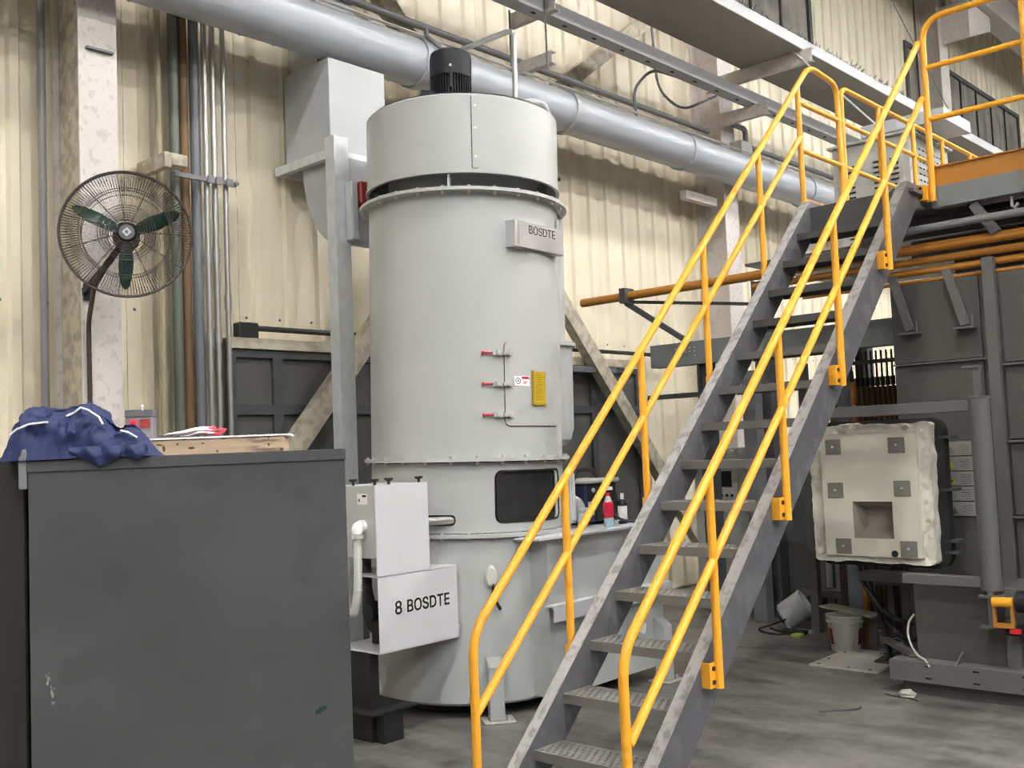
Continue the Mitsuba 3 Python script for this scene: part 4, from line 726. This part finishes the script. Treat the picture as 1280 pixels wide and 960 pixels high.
def jacket():
    ny, nx = 190, 80
    ku = [1.14, 1.125, 1.105, 1.075, 1.05, 1.0, .96, .92, .885, .865, .84, .815, .795, .782, .765, .735, .705, .685, .665, .655]
    kz = [.0, .06, .13, .165, .172, .163, .158, .166, .182, .178, .155, .125, .092, .086, .096, .096, .078, .05, .02, .0]
    us = np.linspace(1.14, .655, ny); hz = np.interp(us, ku[::-1], kz[::-1]); V = []
    for u, h in zip(us, hz):
        for t in np.linspace(0, 1, nx):
            prof = math.sin(math.pi*min(1, max(0, (t-.04)/.92)))**.42 if .04 < t < .96 else 0
            V.append((u, -.012+.32*t, ZT+.002+h*prof))
    V = np.array(V); g = np.arange(ny*nx).reshape(ny, nx)
    hh = np.clip((V[:, 2]-ZT)/.10, 0, 1)
    # folds: ridged noise stretched along a slant, then small crumples
    q = V*np.array([12, 10, 9])+np.array([2, 0, 0]); q[:, 0] += V[:, 1]*9
    ridg = np.abs(meshkit.fbm(q, 2, 11)-.5); n2 = np.abs(meshkit.fbm(V*np.array([42, 36, 30])+9, 2, 4)-.5)
    V[:, 2] += hh*(.02-ridg*.10-n2*.02); V[:, 1] += hh*((ridg-.12)*.16+(meshkit.fbm(V*18+5, 3, 8)-.5)*.05); V[:, 0] += hh*(meshkit.fbm(V*18+15, 3, 9)-.5)*.04
    V[:, 2] = np.maximum(V[:, 2], ZT+.002)
    F_ = [f for i in range(ny-1) for j in range(nx-1) for f in ((g[i, j], g[i, j+1], g[i+1, j+1]), (g[i, j], g[i+1, j+1], g[i+1, j]))]
    return trimesh.Trimesh(V, F_, process=False)
jk = thing('work_jacket', 'crumpled blue work jacket with white piping on the dark box', 'jacket')
jm = jacket(); part(jk, 'cloth', B(jm), 'jacket', True)
def flap(ks, seed):
    us = np.linspace(ks[0][0], ks[-1][0], 40); zs = np.interp(us, [a for a, b in ks][::-1], [b for a, b in ks][::-1]); V = []; nz_ = 16
    for u, z in zip(us, zs):
        for t in np.linspace(0, 1, nz_): V.append((u, -.012-.010*math.sin(math.pi*t)-.006*math.sin(u*90+t*3), 1.665+(z-1.665)*t))
    V = np.array(V); V[:, 1] -= meshkit.fbm(V*26, 2, seed)*.014; g = np.arange(40*nz_).reshape(40, nz_)
    F_ = [f for i in range(39) for j in range(nz_-1) for f in ((g[i, j], g[i, j+1], g[i+1, j+1]), (g[i, j], g[i+1, j+1], g[i+1, j]))]
    return trimesh.Trimesh(V, F_, process=False)
part(jk, 'hem_flap', B(flap([(.91, 1.640), (.86, 1.622), (.815, 1.600), (.79, 1.606), (.753, 1.622), (.745, 1.64)], 3)), 'jacket', True); part(jk, 'sleeve_flap', B(flap([(.735, 1.632), (.715, 1.618), (.695, 1.612), (.668, 1.63), (.66, 1.64)], 6)), 'jacket', True)
from scipy.interpolate import NearestNDInterpolator
zi = NearestNDInterpolator(jm.vertices[:, [0, 2]], jm.vertices[:, 1])
fr = jm.vertices[jm.vertices[:, 1] < .10]
def piping(pts, n=36):
    pts = np.array(pts); t = np.linspace(0, 1, n); s = np.linspace(0, 1, len(pts)); uz = np.stack([np.interp(t, s, pts[:, 0]), np.interp(t, s, pts[:, 1])], 1); P3 = []
    for u, z in uz:
        near = fr[np.abs(fr[:, 0]-u) < .012]; zm_ = near[:, 2].max(); z = min(z, zm_-.003)
        c = near[np.abs(near[:, 2]-z) < .018]; P3.append((u, c[:, 1].min() if len(c) else near[np.argmax(near[:, 2]), 1], z))
    P3 = np.array(P3); P3[:, 1] = np.convolve(np.pad(P3[:, 1], 3, 'edge'), np.ones(7)/7, 'valid')-.004
    return tube(P3, .0035, 8)
for ps in ([(1.105, 1.715), (1.08, 1.732), (1.045, 1.747), (1.0, 1.752), (.985, 1.752)], [(.93, 1.772), (.905, 1.785), (.885, 1.80), (.86, 1.79), (.825, 1.765), (.81, 1.74)], [(.755, 1.716), (.73, 1.71), (.70, 1.690)], [(.72, 1.632), (.70, 1.633), (.675, 1.645)], [(.845, 1.66), (.835, 1.65)]): part(jk, 'piping', B(piping(ps)), 'white', label='white piping')
bd = thing('wood_board', 'worn wooden board lying on the dark box behind the jacket', 'board')
part(bd, 'plank', bb(.225, .80, .34, .44, ZT+.001, 1.684, .003), 'wood'); part(bd, 'plank', bb(.225, .80, .445, .60, ZT+.001, 1.684, .003), 'wood')
solo('paper_sheet', bb(.205, .82, .335, .60, 1.685, 1.692), 'paper', 'flat white sheet covering the wooden board', 'sheet')
k = thing('paper_bundle', 'crumpled white papers on the board, left of the red string', 'papers')
for i, (u0, u1, h_, v) in enumerate(((.70, .52, .042, .42), (.66, .50, .046, .45), (.62, .49, .022, .39))):
    V = [(u0+(u1-u0)*t, v+dv, 1.694+h_*math.sin(.5*math.pi*min(1, t*1.2))*(1-.6*abs(dv)/.06)+.003*math.sin(t*9+i)) for t in np.linspace(0, 1, 14) for dv in (-.05, -.02, .02, .05)]
    F_ = [f for a in range(13) for b in range(3) for f in ((a*4+b, a*4+b+1, a*4+b+5), (a*4+b, a*4+b+5, a*4+b+4))]
    part(k, 'sheet', B(trimesh.Trimesh(V, F_, process=False)), 'paper', True)
k = thing('red_string', 'tangle of red string on the white sheet', 'string')
r2 = np.random.default_rng(3); P_ = np.cumsum(r2.normal(0, .028, (120, 3)), 0); P_ = (P_-P_.mean(0)); P_ = P_/np.abs(P_).max(0)*[.045, .05, .019]+[.49, .42, 1.714]
part(k, 'string', B(tube(round_path(P_, .02, 4), .0026, 5)), 'redpink')
sw = thing('switch_box', 'small grey control box with a red button behind the jacket', 'switch box')
part(sw, 'box', bb(.755, .858, .62, .72, ZT+.002, 1.812, .005), 'switch_grey'); part(sw, 'button', B(cyl((.827, .62, 1.757), (.827, .608, 1.757), .012, 16)), 'red'); part(sw, 'button_plate', bb(.812, .843, .616, .621, 1.738, 1.775), 'redpink'); part(sw, 'switch_plate', bb(.765, .802, .616, .621, 1.742, 1.776), 'dkred')
part(sw, 'lid', bb(.753, .860, .615, .722, 1.785, 1.815, .003), 'steel'); part(sw, 'lever', B(bar((.795, .625, 1.81), (.79, .61, 1.83), .008, .014)), 'white')
# ---------------------------------------------------------------- wall fan
fn = thing('wall_fan', 'black caged fan with three green blades on the plastered column', 'fan')
FC = np.array([2.79, 5.50, 2.905]); fz = np.array([-.44, -.895, -.06]); fz /= np.linalg.norm(fz); fx = np.cross([0, 0, 1.], fz); fx /= np.linalg.norm(fx); fy = np.cross(fz, fx)
fx = -fx if fx@SV < 0 else fx; fy = np.cross(fz, fx); FR = .355
if fy[2] < 0: fy = -fy
def L(a, r, d): return FC+r*(math.cos(a)*fx+math.sin(a)*fy)+d*fz
def ringt(r, d, t, n=72):
    return tube([L(a, r, d) for a in np.linspace(0, 2*math.pi, n+1)], t, 6, cap=False)
dome = lambda r: .075*(1-(r/FR)**2)+.012
part(fn, 'guard_rim', cat([ringt(FR, .0, .0075), ringt(FR, -.022, .006)]), 'guard', 50)
part(fn, 'guard_rings', cat([ringt(r, dome(r), .0022) for r in (.24, .255, .155, .14, .125, .11, .097, .084, .072, .06)]), 'guard', 50)
wires = []
for i in range(132):
    a = i*2*math.pi/132; r0 = .235 if i % 12 else .06
    wires.append(tube([L(a, r, dome(r) if r < FR else 0) for r in np.linspace(r0, FR, 6)], .0019 if i % 12 else .003, 4, cap=False))
    wires.append(tube([L(a+.02, r, -dome(r)*1.3-.02) for r in np.linspace(.10, FR, 6)], .0015, 4, cap=False))
part(fn, 'guard_wires', cat(wires), 'guard', 60, kind='stuff', label='fine radial guard wires')
part(fn, 'guard_rings', cat([ringt(r, -dome(r)*1.3-.02, .0022) for r in (.10, .24)]), 'guard', 50)
def blade(a0):
    V = []; n = 16
    for i, r in enumerate(np.linspace(.045, .315, n)):
        s = i/(n-1); w = .020+.020*math.sin(math.pi*min(1, s*1.05))**.8; w *= 1 if s < .93 else math.sqrt(max(.05, 1-((s-.93)/.075)**2))
        for c in (-1, -.4, .4, 1):
            for th in (.003, -.003): V.append(FC+r*(math.cos(a0)*fx+math.sin(a0)*fy)+c*w*(-math.sin(a0)*fx+math.cos(a0)*fy)+(.012+c*w*.55+th+.004*(1-c*c))*fz)
    F_ = []; 
    for i in range(n-1):
        for j in range(3):
            a, b = i*8+j*2, (i+1)*8+j*2
            F_ += [(a, a+2, b+2), (a, b+2, b), (a+1, b+3, a+3), (a+1, b+1, b+3)]
        for a, b in ((i*8, (i+1)*8), (i*8+6, (i+1)*8+6)): F_ += [(a, b, b+1), (a, b+1, a+1)]
    return trimesh.Trimesh(V, F_, process=False)
for dg in (153, 24, 268): part(fn, 'blade', blade(math.radians(dg)), 'blade', 50, label='dark green blade')
def fcyl(r, d0, d1, n=24): return cyl(FC+d0*fz, FC+d1*fz, r, n)
part(fn, 'hub', fcyl(.05, -.02, .04), 'motor'); hb = part(fn, 'badge', fcyl(.042, .085, .095), 'steel', label='round grey centre badge')
part(hb, 'diamond', place(ext(Polygon([(.026, 0), (0, .026), (-.026, 0), (0, -.026)]).difference(Polygon([(.012, 0), (0, .012), (-.012, 0), (0, -.012)])), .002), FC+.095*fz, fx, fy, fz), 'hopper_grey')
part(fn, 'badge_rim', cat([tube([FC+.092*fz+.044*(math.cos(a)*fx+math.sin(a)*fy) for a in np.linspace(0, 2*math.pi, 37)], .004, 6, cap=False)]), 'motor')
part(fn, 'motor', cat([fcyl(.075, -.20, -.035), fcyl(.055, -.245, -.195)]), 'motor')
part(fn, 'bracket', cat([bar(FC-.15*fz, FC+np.array([-.06, .2, -.20]), .028, .035), bar(FC+np.array([-.06, .2, -.20]), (2.77, 5.995, 2.64), .03, .04), bx(2.765, 2.81, 5.985, 6.0, 2.59, 2.69)]), 'motor')
part(fn, 'cable', tube([FC+np.array([-.08, .15, -.18]), (2.69, 5.70, 2.62), (2.78, 5.97, 2.45), (2.79, 5.985, 2.0), (2.79, 5.985, .3)], .014, 8, .08), 'guard')
